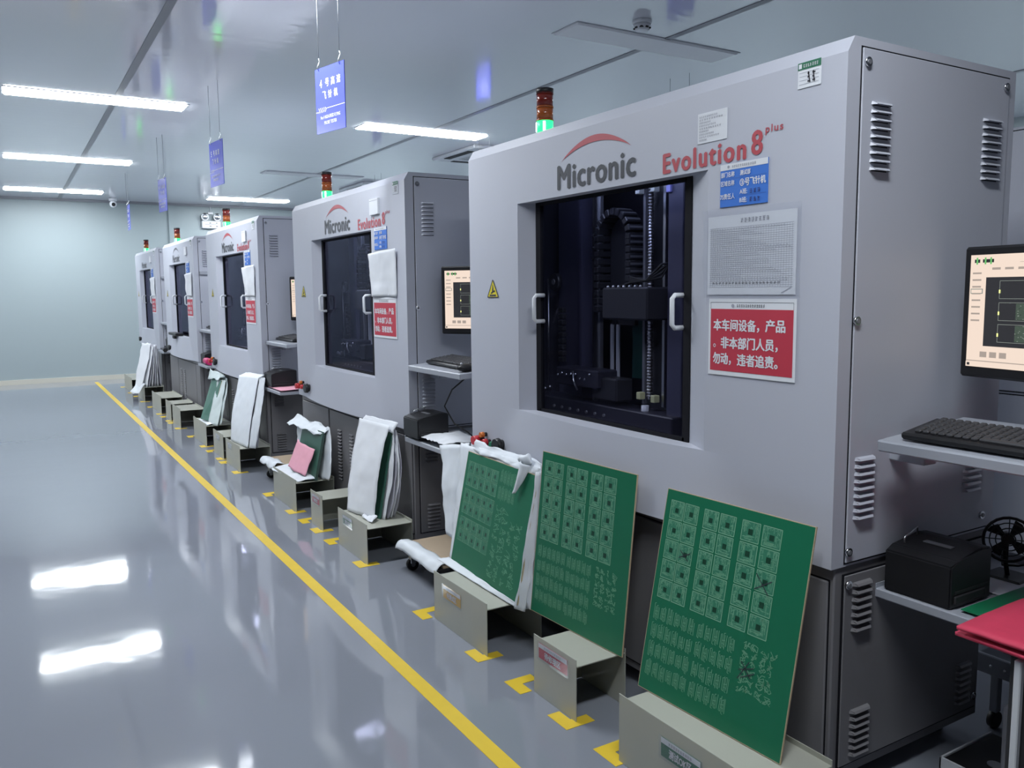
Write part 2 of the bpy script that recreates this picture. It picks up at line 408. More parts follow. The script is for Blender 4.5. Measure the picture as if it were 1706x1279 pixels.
def interior(root):
    mb = MB(); x0, x1, u0, u1, z0, z1 = GX+.015, .55, .30, 1.70, .76, 1.74
    F = lambda *p: mb.face(p, CHAMB)
    F((x1, u0, z0), (x1, u1, z0), (x1, u1, z1), (x1, u0, z1)); F((x0, u0, z0), (x1, u0, z0), (x1, u0, z1), (x0, u0, z1))
    F((x0, u1, z0), (x1, u1, z0), (x1, u1, z1), (x0, u1, z1)); F((x0, u0, z0), (x1, u0, z0), (x1, u1, z0), (x0, u1, z0))
    F((x0, u0, z1), (x1, u0, z1), (x1, u1, z1), (x0, u1, z1)); mb.build('test_chamber', root)
    mb = MB(); mb.box((GX+.03, .62, z1-.02), (GX+.06, 1.34, z1-.002), CHFILL, .003); lab(mb.build('chamber_fill_strip', root), 'added glowing strip that brightens the test chamber')  # fill light added out of sight so the interior parts show
    X = .26
    mb = MB(); mb.box((X+.05, 1.41, .80), (X+.07, 1.63, 1.72), PLATE, .002); mb.box((X, 1.395, .80), (X+.06, 1.41, 1.72), PLATE); mb.build('gantry_plate', root)
    mb = MB(); mb.box((X+.02, 1.305, .86), (X+.04, 1.335, 1.70), IRON, .003); mb.box((X+.0, 1.315, .86), (X+.02, 1.325, 1.70), STEEL)
    for z in (1.43, 1.47, 1.52): mb.cyl((X-.004, 1.32, z), (X+.01, 1.32, z), .005, BLACKI, 8)
    mb.build('linear_rail', root)
    # cable chain arch
    mb = MB(); pts = []; cz, cu, rr = 1.50, 1.165, .093
    for i in range(9): pts.append((cu+rr, 1.24+i*.029, 0))
    for i in range(11): a = PI*i/10; pts.append((cu+rr*math.cos(a), cz+rr*math.sin(a), a))
    for i in range(9): pts.append((cu-rr, 1.48-i*.026, PI))
    for (u, z, a) in pts:
        M = Matrix.Translation((X+.0, u, z)) @ Matrix.Rotation(a, 4, 'X')
        mb.box((-.035, -.013, -.0115), (.035, .013, .0115), BLACKI, .003, M)
        mb.box((-.03, .011, -.004), (.03, .0145, .004), IRON, 0, M)
    mb.build('cable_chain', root)
    mb = MB(); poly = [(cu+rr-.02, 1.18)]+[(cu+(rr-.02)*math.cos(PI*i/12), cz+(rr-.02)*math.sin(PI*i/12)) for i in range(13)]+[(cu-rr+.02, 1.18)]
    mb.prism(poly, 0, X+.02, X+.035, BLACKI); mb.build('chain_guide', root)
    mb = MB(); mb.box((X+.06, 1.065, .98), (X+.064, 1.155, 1.44), INBOARD); mb.build('test_board', root)
    for u in (1.232, 1.197):
        mb = MB(); mb.box((X+.02, u-.008, .965), (X+.03, u+.008, 1.27), WHITE, .002); mb.build('guide_strip', root)
    mb = MB(); mb.cyl((X, .985, .92), (X, .985, 1.70), .0085, SCREW, 12)
    for i in range(70): mb.cyl((X, .985, .93+i*.011), (X, .985, .935+i*.011), .0105, SCREW, 10)
    mb.build('ball_screw', root)
    for u in (.915, 1.02):
        mb = MB(); mb.box((X, u-.006, .90), (X+.02, u+.006, 1.70), IRON if u > 1 else STEEL); mb.build('linear_rail', root)
    mb = MB(); mb.box((X+.04, .93, .86), (X+.06, 1.05, 1.72), BLACKI); mb.box((X-.02, .80, .86), (X+.02, .875, 1.72), PLATE, .003); mb.build('column', root)
    # carriage
    mb = MB(); mb.box((X-.10, .885, 1.205), (X+.03, 1.135, 1.318), BLACKI, .006); mb.build('probe_carriage', root)
    mb = MB(); rg = random.Random(3)
    for i in range(4):
        mb.tube([(X-.05+.02*i, 1.10-.02*i, 1.318), (X-.06, 1.02, 1.335+.006*i), (X-.05, .95, 1.34), (X-.02, .905, 1.35+.015*i), (X+.01, .895, 1.40)], .0045, RUBBER)
    for i in range(7): mb.sph((X-.09, 1.11-.03*i, 1.32), .006, STEEL, n=8)
    mb.build('cable_bundle', root)
    mb = MB(); mb.box((X-.08, 1.19, .94), (X+.02, 1.46, 1.01), CHAMB, .006); mb.box((X-.06, 1.10, .90), (X+.02, 1.25, .985), BLACKI, .006)
    for i in range(8): mb.sph((X-.085, 1.44-.03*i, .985+.012*rg.uniform(-1, 1)), .006, CHROME, n=8)
    mb.tube([(X-.09, 1.33, 1.0), (X-.095, 1.32, .965), (X-.09, 1.30, .93)], .004, STEEL); mb.build('probe_carriage', root)
    mb = MB(); mb.box((X-.06, .80, .79), (X+.06, 1.72, .88), CHAMB, .004)
    for i in range(7): mb.cyl((X-.066, 1.50-.055*i, .845), (X-.055, 1.50-.055*i, .845), .006, IRON, 10)
    for q in ((1.62, .91), (1.585, .905), (1.55, .915)): mb.sph((X-.05, q[0], q[1]), .01, STEEL, n=8)
    mb.build('base_beam', root)
    for u, z, m in ((1.012, .932, BLOCKY), (.935, .928, BLOCKY), (1.025, 1.655, BLOCKW), (.945, 1.655, BLOCKW), (.865, 1.645, LILAC)):
        mb = MB(); mb.box((X-.03, u-.011, z-.013), (X-.005, u+.011, z+.013), m, .002); mb.build('stop_block', root)
    mb = MB(); mb.cyl((X-.02, .985, .855), (X-.02, .985, .90), .014, WHITE, 14); mb.cyl((X-.02, .985, .872), (X-.02, .985, .878), .0145, BLACKI, 14)
    mb.tube([(X-.03, 1.03, .86), (X-.045, 1.04, .83), (X-.03, 1.05, .80)], .003, YEL, 6); mb.build('motor_coupling', root)
    mb = MB(); mb.cyl((X, 1.632, .86), (X, 1.632, 1.36), .004, STEEL, 8); mb.build('guide_rod', root)
    mb = MB(); mb.cyl((X-.01, 1.58, 1.345), (X+.01, 1.58, 1.345), .035, BLACKI, 18); mb.cyl((X-.012, 1.58, 1.345), (X+.012, 1.58, 1.345), .012, IRON, 10)
    for i in range(9): mb.box((X-.02, 1.50, 1.02+i*.025), (X, 1.535, 1.04+i*.025), BLACKI, .003)
    mb.build('pulley', root)

def tester(X, Y, label, variant, tx, sx, tz, sz, kind):
    root = thing('flying_probe_tester', label, 'machine', (X, Y, 0), 0, 'grey flying probe test machines')
    upper_body(root); interior(root)
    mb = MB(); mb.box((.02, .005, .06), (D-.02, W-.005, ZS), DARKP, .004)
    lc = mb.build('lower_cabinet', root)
    for x in (.08, D-.09):
        for u in (.10, W-.10):
            mb = MB(); mb.cyl((x, u, 0), (x, u, .018), .035, CHROME, 16); mb.cyl((x, u, .018), (x, u, .065), .012, CHROME, 10); mb.build('levelling_foot', root)
    # front cabinet doors
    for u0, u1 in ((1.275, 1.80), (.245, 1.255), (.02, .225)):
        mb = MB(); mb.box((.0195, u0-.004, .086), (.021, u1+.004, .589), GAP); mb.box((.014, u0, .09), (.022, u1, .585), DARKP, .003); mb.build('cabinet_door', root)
    front_louvres(root, .013, 1.035, 1.10, .165, .485, 16, DARKP); front_louvres(root, .013, .835, .90, .165, .485, 16, DARKP)
    # side panels on the near flank
    def panel(x0, x1, z0, z1, m):
        mb = MB(); mb.box((x0-.004, -.0008, z0-.004), (x1+.004, .003, z1+.004), GAP); mb.box((x0, -.004, z0), (x1, .003, z1), m, .0015); return mb.build('side_panel', root)
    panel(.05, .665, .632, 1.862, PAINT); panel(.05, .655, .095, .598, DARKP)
    for z0, z1, x0, x1, n, m, yy in ((1.58, 1.75, .083, .155, 9, PAINT, -.004), (1.585, 1.755, .545, .628, 9, PAINT, -.004), (.735, .90, .069, .143, 9, PAINT, -.004),
                             (.742, .905, .535, .616, 9, PAINT, -.004), (.445, .582, .077, .151, 7, DARKP, -.004), (.112, .245, .084, .160, 7, DARKP, -.004),
                             (.122, .25, .548, .618, 7, DARKP, -.004)):
        louvres(root, yy, x0, x1, z0, z1, n, m)
    for x, z in ((.064, 1.83), (.645, 1.838), (.056, 1.23), (.056, .66), (.635, .668), (.06, .575), (.64, .13)):
        mb = MB(); mb.cyl((x, -.004, z), (x, -.010, z), .011, CHROME, 16); mb.cyl((x, -.010, z), (x, -.012, z), .006, IRON, 10); mb.build('latch', root)
    if variant:
        mb = MB(); mb.box((.05, -.03, 1.50), (.66, 0, 1.535), TRAY, .004); mb.build('side_ledge', root)
    # window
    mb = MB(); fr = .010
    mb.box((GX-.004, GU1-fr, HZ0), (GX+.012, GU1+.02, HZ1), GAP); mb.box((GX-.004, GU0-.02, HZ0), (GX+.012, GU0+.008, HZ1), GAP)
    mb.box((GX-.004, GU0, HZ1-.012), (GX+.012, GU1, HZ1), GAP); mb.box((GX-.004, GU0, HZ0), (GX+.012, GU1, HZ0+.012), GAP); mb.build('window_frame', root)
    mb = MB(); mb.box((GX+.003, GU0+.006, HZ0+.010), (GX+.006, GU1-fr+.002, HZ1-.010), GLASS); lab(mb.build('window_pane', root), 'dark tinted glass')
    for u in (.588, 1.346):
        mb = MB(); mb.tube([(GX, u, 1.292), (GX-.035, u, 1.292), (GX-.045, u, 1.282), (GX-.045, u, 1.205), (GX-.035, u, 1.195), (GX, u, 1.195)], .0075, WHITE, 10)
        lab(mb.build('window_handle', root), 'white window handle')
    # lettering
    ld, lr = (LOGOG, LOGOG) if variant else (LOGOK, LOGOR)
    d = Decal((-.001, 0, 0)); d.r = Vector((0, -1, 0))
    def P(u): return -u
    d.text('Micronic', P(1.176), 1.659, .421, .080, ld, .045, 1, 1.08); lab(d.build('maker_lettering', root, recalc=False), 'dark maker name'); d = Decal((-.001, 0, 0))
    if variant == 0:
        d.text('Evolution', P(.625), 1.648, .320, .055, lr, .05, 1, 1.18)
        d.text('8', P(.283), 1.654, .034, .060, lr, .04, 1); d.text('plus', P(.238), 1.698, .056, .024, lr, .02, 1, 1.2); lab(d.build('model_lettering', root, recalc=False), 'red model name'); d = Decal((-.001, 0, 0))
    n = 24
    if variant == 2: n = 0
    for i in range(n):
        def arc(t, o):
            th = math.pi*(.5+.30*(1-2*t)); uu = 1.154-.379*t; zz = 1.752+.063*(math.sin(PI*t)**.85)
            return (P(uu), zz-o*math.sin(PI*t)*.022)
        a, b = i/n, (i+1)/n
        d.poly([arc(a, 1), arc(b, 1), arc(b, 0), arc(a, 0)] if 0 < a and b < 1 else [arc(a, 1), arc(b, 1), arc(b, 0)] if a == 0 else [arc(a, 1), arc(b, 0), arc(a, 0)], lr, 1)
    if n: lab(d.build('arc_emblem', root, recalc=False), 'red arc over the maker name')
    # warning triangle
    d = Decal((-.001, 1.686, 1.285)); d.poly([(0, 0), (.087, 0), (.0435, .07)], YEL, 1)
    for a, b in (((0, 0), (.087, 0)), ((.087, 0), (.0435, .07)), ((.0435, .07), (0, 0))): d.seg(a, b, .004, INK, 2)
    d.poly([(.037, .022), (.05, .022), (.0455, .05), (.0415, .05)], INK, 2); d.seg((.028, .016), (.06, .026), .006, INK, 2); d.rect(.018, .004, .068, .011, INK, 2)
    lab(d.build('warning_sticker', root, recalc=False), 'yellow triangular hazard sticker')
    # maintenance sheet
    if kind == 0:
        d = Decal((-.002, .483, 1.711)); d.slab(.11, .081, .0015, PAPER)
        for i in range(9): d.marks(.006, .006+.0078*i, .03+.068*((i*37) % 10)/10, .005, 10, INKG, i, 1)
    else:
        d = Decal((-.012, .43, 1.711)); d.slab(.115, .082, .011, PAPER); d.rect(.004, .07, .11, .072, INKG, 1)
    lab(d.build('maintenance_card', root, recalc=False), 'small white card of printed lines')
    d = Decal((-.002, .140, 1.79)); d.slab(.068, .06, .001, PAPER); d.rect(0, .043, .068, .06, GREENP, 1); d.rect(.003, .046, .012, .057, PAPER, 2); d.marks(.016, .047, .045, .008, 7, PAPER, 2, 2)
    for i in range(4): d.seg((.005, .009+i*.009), (.062, .009+i*.009), .0008, INKG, 1)
    d.marks(.028, .010, .028, .026, 2, INK, 9, 2); lab(d.build('asset_tag', root, recalc=False), 'white tag with a green header')
    # blue responsibility plate
    d = Decal((-.003, .392, 1.529)); d.slab(.166, .113, .002, BLUE); d.rect(0, .097, .166, .113, PAPER, 1)
    d.cyl(d.P(.03, .105, 1), d.P(.03, .105, 2), .004, INKG, 10); d.marks(.042, .101, .085, .007, 12, INKG, 1, 2)
    d.text('部门名称', .004, .078, .048, .014, PAPER, .025); d.text('测试部', .072, .078, .036, .014, PAPER, .025)
    d.text('区域名称', .004, .055, .048, .014, PAPER, .025); d.text('③号飞针机', .072, .050, .088, .020, PAPER, .03) if kind == 0 else d.text({1: '④', 2: '⑤', 3: '⑥', 4: '⑦'}[kind]+'号飞针机', .072, .050, .088, .020, PAPER, .03)
    d.text('7S责任人', .002, .020, .052, .015, PAPER, .025); d.text('A班:', .072, .029, .026, .014, PAPER, .025); d.text('B班:', .072, .007, .026, .014, PAPER, .025)
    d.marks(.105, .029, .04, .012, 3, INKB, 4); d.marks(.105, .007, .04, .012, 3, INKB, 5); d.seg((.068, .025), (.162, .026), .0006, INKB, 2); d.seg((0, .073), (.162, .073), .0005, INKB, 2)
    lab(d.build('responsibility_plate', root, recalc=False), 'blue plate with white characters')
    # document sleeve + sheet
    d = Decal((-.003, .435, 1.294)); d.slab(.305, .212, .0015, PAPER)
    for i in range(30): d.seg((.008, .02+i*.0055), (.297, .02+i*.0055), .0007, INKG, 1)
    for i in range(34): d.seg((.012+i*.0085, .02), (.012+i*.0085, .18), .0006, INKG, 1)
    rr = random.Random(kind+2)
    for i in range(26): d.marks(.012, .036+i*.0055, .10+.18*rr.random(), .0032, 26, INKG, i+40, 2)
    d.marks(.12, .19, .10, .012, 8, INKG, 3, 2); d.marks(.02, .028, .24, .006, 20, INK if kind == 0 else INKG, 8, 2); d.seg((.262, .004), (.295, .02), .002, INKG, 2)
    sl = d.build('record_sheet', root, recalc=False); lab(sl, 'white ruled record sheet')
    if kind == 0:
        s = sheet('document_sleeve', (-.008, .452, 1.525), (-.008, .112, 1.522), (-.006, .112, 1.286), (-.006, .445, 1.286), CLEAR, root, 20, 16, .0035, 3, 12, thick=0)
    else:
        s = sheet('document_sleeve', (-.008, .475, 1.512), (-.008, .10, 1.525), (-.006, .112, 1.286), (-.006, .43, 1.286), PAPER, root, 20, 16, .008, 3+kind, 9, lambda a, b: Vector((-.012*math.sin(PI*a)*b, 0, 0)), thick=.001)
    lab(s, 'plastic document sleeve')
    # red notice
    d = Decal((-.003, .427, 1.073)); d.slab(.303, .21, .0015, PAPER); d.rect(.008, .012, .295, .182, RED, 1)
    for a, b in (((.008, .200), (.295, .200)), ((.008, .182), (.008, .200)), ((.295, .182), (.295, .200))): d.seg(a, b, .0009, INK, 1)
    d.cyl(d.P(.09, .191, 1), d.P(.09, .191, 2), .005, INKG, 10); d.marks(.104, .187, .10, .008, 13, INK, 6, 2)
    d.text('本车间设备，', .020, .122, .164, .032, PAPER, .035); d.text('产品', .206, .124, .064, .032, PAPER, .035)
    d.text('。', .020, .076, .009, .010, PAPER, .03); d.text('非本部门人员，', .049, .074, .198, .032, PAPER, .035)
    d.text('勿动，', .020, .030, .066, .032, PAPER, .035); d.text('违者追责。', .110, .030, .138, .032, PAPER, .035)
    lab(d.build('notice_sign', root, recalc=False), 'red notice with white characters')
    # buttons
    for u, z, r, L, m in ((1.743, .690, .020, .05, 'e'), (1.715, .715, .012, .03, 'o'), (1.685, .688, .015, .035, 'r'), (1.63, .686, .015, .03, 'g'), (1.575, .690, .032, .035, 'k')):
        col = {'e': mat('button_red', (.55, .03, .04), .35, var=0), 'o': mat('button_orange', (.65, .18, .03), .35, var=0), 'r': MATS['button_red'] if 'button_red' in MATS else RED,
               'g': mat('button_green', (.02, .22, .11), .35, var=0), 'k': BLACK}[m]
        if variant and m != 'k': continue
        mb = MB(); b0 = -bulge_at(u, z)
        mb.cyl((b0, u, z), (b0-L*.45, u, z), r*.75, BLACK, 16); mb.cyl((b0-L*.45, u, z), (b0-L, u, z), r, col, 20, r*.9); mb.build('control_button', root)
    # signal tower
    tw = MB(); u, x = 1.41, .10; tw.cyl((x, u, H), (x, u, H+.012), .036, BLACK, 24); st = tw.build('signal_tower', root)
    for nme, z0, z1, m, r in (('green_lens', .012, .060, LENSG, .031), ('amber_lens', .062, .108, LENSA, .031), ('red_lens', .112, .158, LENSR, .031), ('tower_cap', .158, .176, BLACK, .033)):
        tw = MB(); tw.cyl((x, u, H+z0), (x, u, H+z1), r, m, 28)
        if nme == 'green_lens':
            for a in (-.9, .55): tw.cyl((x-.0285*math.cos(a), u+.0285*math.sin(a), H+.02), (x-.0285*math.cos(a), u+.0285*math.sin(a), H+.054), .0055, LITCORE, 8)
        if nme != 'tower_cap':
            tw.cyl((x, u, H+z1-.002), (x, u, H+z1+.004), .033, m if nme != 'green_lens' else LENSA, 28)
        tw.build(nme, st)
    # keyboard tray with its arm, printer shelf
    ln = (.60, .55, .55, .55, .45)[kind]
    M = Matrix.Translation((tx-X, -.05 if not kind else -.005, tz)) @ Matrix.Rotation(-math.radians(4), 4, 'Y')
    mb = MB(); mb.box((0, -ln, -.028), (.36, 0, 0), TRAY, .004, M); mb.build('keyboard_tray', root)
    mb = MB(); mb.box((tx-X+.12, -.10, tz-.07), (tx-X+.17, .0, tz-.03), TRAY, .003); mb.build('tray_arm', root)
    ls = .34 if not kind else .44; x0 = sx-X; x1 = x0+.50
    mb = MB(); mb.box((x0, -ls, sz-.030), (x1, 0, sz-.006), TRAY, .003); mb.box((x0, -.006, sz-.01), (x1, 0, sz+.006), TRAY); mb.box((x1-.006, -ls, sz-.01), (x1, 0, sz+.02), TRAY); mb.build('printer_shelf', root)
    return root

def keyboard(x, y, z, rz, label, tilt=4):
    k = thing('keyboard', label, 'keyboard', (x, y, z), rz); k.rotation_euler = (0, -math.radians(tilt), rz)
    mb = MB(); mb.box((0, -.215, .003), (.145, .215, .020), BLACK, .005); mb.build('base', k)
    mb = MB()
    for r in range(6):
        c = -.205
        while c < .200:
            wd = .018 if not (r == 0 and -.09 < c < .02) else .11
            if c+wd > .208: break
            mb.box((.016+r*.0205, c+.001, .018), (.016+r*.0205+.0175, c+wd-.001, .027), KEYM, .003); c += wd+.001
    mb.build('keys', k)
def monitor(x, y, z, az, label, wd=.43, ht=.325, rich=True):
    """x, y: the far lower corner of the frame; az: heading of the screen plane"""
    dirn = Vector((-math.sin(az), -math.cos(az), 0)); up = Vector((0, 0, 1))
    t = thing('monitor', label, 'monitor', (x, y, z)); b = .021
    nrm = dirn.cross(up); 
    M = Matrix((tuple(dirn)+(0,), tuple(up)+(0,), tuple(nrm)+(0,), (0, 0, 0, 1))).transposed()
    mb = MB(); mb.box((0, 0, -.035), (wd, ht, 0), BLACK, .006, M); mb.box((.06, .05, -.06), (wd-.06, ht-.05, -.03), BLACK, .01, M); mb.build('housing', t)
    d = Decal(nrm*.0008, dirn, up); W_, H_ = wd-2*b, ht-2*b-.006
    def R(x0, y0, x1, y1, m, l): d.rect(b+x0*W_, b+.006+y0*H_, b+x1*W_, b+.006+y1*H_, m, l)
    R(0, 0, 1, 1, SCR_CREAM, 0)
    R(.12, .19, .93, .80, SCR_BLACK, 1)
    for i in range(3):
        y0 = .23+.19*i; R(.22, y0, .9, y0+.004, SCR_LINE, 2); R(.22, y0+.155, .9, y0+.159, SCR_LINE, 2); R(.22, y0, .223, y0+.158, SCR_LINE, 2); R(.218, y0+.05, .228, y0+.08, SCR_YEL, 3)
        if i < 2:
            R(.34, y0+.01, .88, y0+.15, SCR_DGREEN, 2); q = random.Random(i)
            for k in range(90):
                a, c = q.uniform(.34, .87), q.uniform(y0+.012, y0+.145); R(a, c, a+.007, c+.006, SCR_LINE if k % 3 else SCR_BLACK, 3)
    R(0, 0, 1, .045, SCR_GREY, 1); R(0, 0, .42, .045, SCR_CREAM, 2); R(.44, .005, .70, .04, SCR_BLACK, 2); R(.01, .012, .03, .035, SCR_BLACK, 3)
    for q in (.47, .53, .59): R(q, .012, q+.03, .033, SCR_GREY, 3)
    R(0, .05, .80, .058, SCR_GREY, 1)
    for i in range(3): R(.10+.07*i, .09, .15+.07*i, .14, SCR_GREY, 1)
    for i in range(5): R(.16+.09*i, .865, .22+.09*i, .885, SCR_GREY, 1)
    for i in range(8): R(.02, .83-.06*i, .085, .845-.06*i, SCR_GREY, 1)
    R(.01, .655, .10, .70, SCR_LINE, 1); R(.016, .662, .094, .693, SCR_CREAM, 2)
    for q in (.05, .11, .15): R(q-.02, .93, q+.02, .96, SCR_BLACK, 1); R(q-.006, .915, q+.006, .975, SCR_GREEN, 2)
    R(.40, .955, .47, .97, SCR_GREY, 1); R(.35, .925, .95, .928, SCR_GREY, 1)
    R(.83, .09, .93, .13, SCR_RED, 2); R(.83, .055, .93, .085, SCR_GREEN, 2); R(.84, .14, .93, .16, SCR_GREEN, 2)
    d.build('screen', t, recalc=False)
    mb = MB(); c = dirn*(wd*.5)-nrm*.075
    mb.cyl(c+up*(ht*.5), c+up*(-.12), .016, BLACK, 12); mb.cyl(c+up*(ht*.5), c+up*(ht*.5)+nrm*.03, .03, BLACK, 14)
    q = c+up*(-.12); mb.box((q.x-.07, q.y-.07, q.z-.012), (q.x+.07, q.y+.07, q.z), BLACK, .004)
    mb.build('stand', t)
def printer(x, y, z, label, wx=.16, wy=.165, hh=.115, rz=0):
    t = thing('label_printer', label, 'printer', (x, y, z), rz)
    mb = MB(); prof = [(0, 0), (wx, 0), (wx, hh*1.08), (wx*.75, hh*1.12), (.03, hh*.97), (0, hh*.88)]
    mb.prism(prof, 1, -wy, 0, BLACK)
    es = list(mb.bm.edges); bmesh.ops.bevel(mb.bm, geom=es, offset=.004, segments=2, affect='EDGES'); mb.build('body', t)
    mb = MB(); mb.box((.02, -wy-.002, hh*.30), (wx-.01, -wy+.004, hh*.36), BLACKM); mb.box((.012, -wy-.006, .012), (wx-.03, -wy, hh*.28), BLACKM, .003); mb.build('paper_slot', t)
    mb = MB(); mb.box((wx*.45, -wy*.72, hh*1.05), (wx*.55, -wy*.3, hh*1.075), IRON); mb.build('display', t)
    mb = MB(); mb.tube([(.05, -.02, hh*1.0), (.05, -.02, hh*1.12), (.11, -.015, hh*1.27), (.11, -.015, hh*1.08)], .0025, STEEL, 6); mb.build('paper_guide', t)

tester(1.689, 1.296, 'nearest and largest grey test machine, numbered 3 on its blue plate', 0, 1.775, 1.86, .945, .552, 0)
tester(1.684, 3.777, 'second grey test machine in the row, behind the three green boards', 0, 1.678, 1.655, .952, .603, 1)
tester(1.640, 6.362, 'third grey test machine in the row, below the ceiling lamp at the wall', 0, 1.668, 1.64, .952, .612, 2)
tester(1.644, 8.866, 'fourth grey test machine, dark grey logo and red bottle on its shelf', 1, 1.662, 1.638, .957, .618, 3)
tester(1.632, 11.217, 'farthest grey test machine, next to the pale far wall', 2, 1.652, 1.60, .965, .625, 4)

# monitors, keyboards, printers
monitor(2.085, 1.235, 1.083, math.radians(11), 'monitor with cream screen at the right edge beside the nearest machine')
monitor(1.815, 3.665, 1.105, math.radians(-35), 'monitor on the side of the second machine, half hidden by the nearest machine')
monitor(1.832, 6.25, 1.105, math.radians(-30), 'monitor on the side of the third machine, only its edge visible')
keyboard(1.80, .985, .948, 0, 'black keyboard on the tray at the right edge under the monitor', 9)
keyboard(1.74, 3.50, .957, math.radians(-3), 'black keyboard on the tray of the second machine', 8)
keyboard(1.74, 6.12, .957, 0, 'black keyboard on the tray of the third machine', 8)
keyboard(1.73, 8.62, .962, 0, 'black keyboard on the tray of the fourth machine', 8)
keyboard(1.72, 10.98, .970, 0, 'black keyboard on the tray of the farthest machine', 8)
printer(1.868, 1.275, .5465, 'black label printer on the shelf at the right of the nearest machine', .17, .175, .118)
printer(1.645, 3.768, .609, 'black label printer on the shelf of the second machine', .165, .17, .105)
printer(1.645, 6.352, .618, 'black label printer on the shelf of the third machine, beside pink paper', .19, .20, .11)
printer(1.665, 8.85, .612, 'black label printer on the shelf of the fourth machine, beside red bottle', .19, .20, .11)
printer(1.68, 11.10, .619, 'black label printer on the shelf of the farthest machine', .17, .17, .16)

# ---------------------------------------------------------------- step boxes with labels, floor tape
def step_box(y0, y1, label, x0=1.405, x1=1.66, lb=None, back=True):
    t = thing('sheet_metal_stand', label, 'stand', (x0, y0, 0)); L = y1-y0; dx = x1-x0
    mb = MB(); mb.box((0, 0, 0), (.003, L, .198), OLIVE, .0008); mb.box((.003, 0, .172), (dx, L, .176), OLIVE, .0008); mb.box((dx-.003, 0, 0), (dx, L, .19), OLIVE, .0008); mb.box((.003, L-.006, .004), (dx-.003, L-.003, .172), OLIVE)  # inner far-end plate added to block light and darken the inside
    mb.build('bent_sheet', t)
    if lb:
        txt, m, a, b, zz, hh = lb
        d = Decal((-.0015, b, zz)); wd = b-a; d.slab(wd, hh, .001, m); d.rect(0, hh*.70, wd, hh, PAPER, 1); d.marks(wd*.2, hh*.76, wd*.6, hh*.16, 10, INKG, 3, 2)
        d.text(txt, wd*.22, hh*.14, wd*.56, hh*.46, PAPER, .03); d.build('label_plate', t, recalc=False)
        s = Decal((-.004, b+.006, zz-.006)); s.rect(0, 0, wd+.016, hh+.012, CLEAR, 1); lab(s.build('label_cover', t, recalc=False), 'clear cover over the label')
    return t
boxes = [
 (1.22, 1.742, 'olive-grey metal stand with a green label at the bottom of the picture', 1.388, 1.62, ('测试OK区', GREENP, .20, .345, .105, .052)),
 (1.975, 2.212, 'olive-grey metal stand with a bold red label, nearest of the red ones', 1.408, 1.60, ('待修理区', RED, .045, .205, .130, .050)),
 (2.52, 2.952, 'olive-grey metal stand with a yellow label under the bagged green board', 1.405, 1.64, ('待测试区', YELP, .20, .345, .115, .050)),
 (3.72, 4.127, 'olive-grey metal stand with a small green label under the white bundle', 1.42, 1.66, ('测试OK区', GREENP, .20, .325, .130, .045)),
 (4.40, 4.60, 'narrow olive-grey metal stand with a red label, empty on top', 1.425, 1.66, ('待修理区', RED, .045, .165, .135, .045)),
 (4.875, 5.36, 'olive-grey metal stand under the board with pink paper', 1.42, 1.66, None),
 (6.205, 6.66, 'olive-grey metal stand under the tall smooth white bundle', 1.405, 1.63, ('测试区', OLIVE, .25, .36, .135, .035)),
 (6.80, 7.16, 'olive-grey metal stand squeezed between two larger stands beside the third machine', 1.415, 1.63, ('待修区', OLIVE, .12, .24, .135, .035)),
 (7.45, 8.01, 'olive-grey metal stand under the greenish crumpled bundle', 1.415, 1.63, None),
 (8.605, 9.05, 'empty olive-grey stand in front of the fourth machine, nearest of three', 1.40, 1.625, None),
 (9.18, 9.50, 'narrow empty olive-grey stand in the middle of three empty ones', 1.405, 1.625, None),
 (9.78, 10.43, 'empty olive-grey stand in front of the fourth machine, farthest of three', 1.40, 1.625, None),
 (11.05, 11.65, 'olive-grey metal stand under the fan of white sheets', 1.40, 1.625, None),
 (12.15, 12.95, 'farthest olive-grey metal stand, by the far wall', 1.39, 1.62, None)]
def tape(x, y, sy, label):
    mb = MB(); z = .0012; a, wd = .105, .045
    pts = [(x, y), (x, y+sy*a), (x+wd, y+sy*a), (x+wd, y+sy*wd), (x+a, y+sy*wd), (x+a, y)]
    mb.prism(pts, 2, .0002, z, TAPE); tag(mb.build('floor_tape_corner'), label, 'floor tape', 'yellow corner marks on the floor')
for i, (a, b, l, x0, x1, lb) in enumerate(boxes):
    step_box(a, b, l, x0, x1, lb)
    base = l.split(',')[0].replace('olive-grey metal stand', 'stand').replace('olive-grey stand', 'stand')
    if i == 0: tape(1.362, b+.085, -1, 'yellow tape corner beside the stand with the large green label')
    else:
        g = min(.11, (boxes[i+1][0]-b)/2-.01) if i+1 < len(boxes) else .11
        sh = ['', 'the nearest red-labelled stand', 'the yellow-labelled stand', 'the stand under the edged white bundle', 'the narrow red-labelled empty stand', 'the stand with pink paper',
              'the stand under the tall white bundle', 'the squeezed stand by the third machine', 'the stand under the greenish bundle', 'the nearest of three empty stands', 'the middle of three empty stands',
              'the farthest of three empty stands', 'the stand under the fanned white sheets', 'the farthest stand'][i]
        tape(x0-.05, b+g, -1, 'yellow tape corner at the far end of '+sh)
        tape(x0-.05, a-.022, 1, 'yellow tape corner at the near end of '+sh)
mb = MB(); mb.box((1.085, Y0R, .0002), (1.137, 14.0, .0014), TAPE)
tag(mb.build('floor_line'), 'long yellow line painted on the floor along the row of machines', 'floor line')

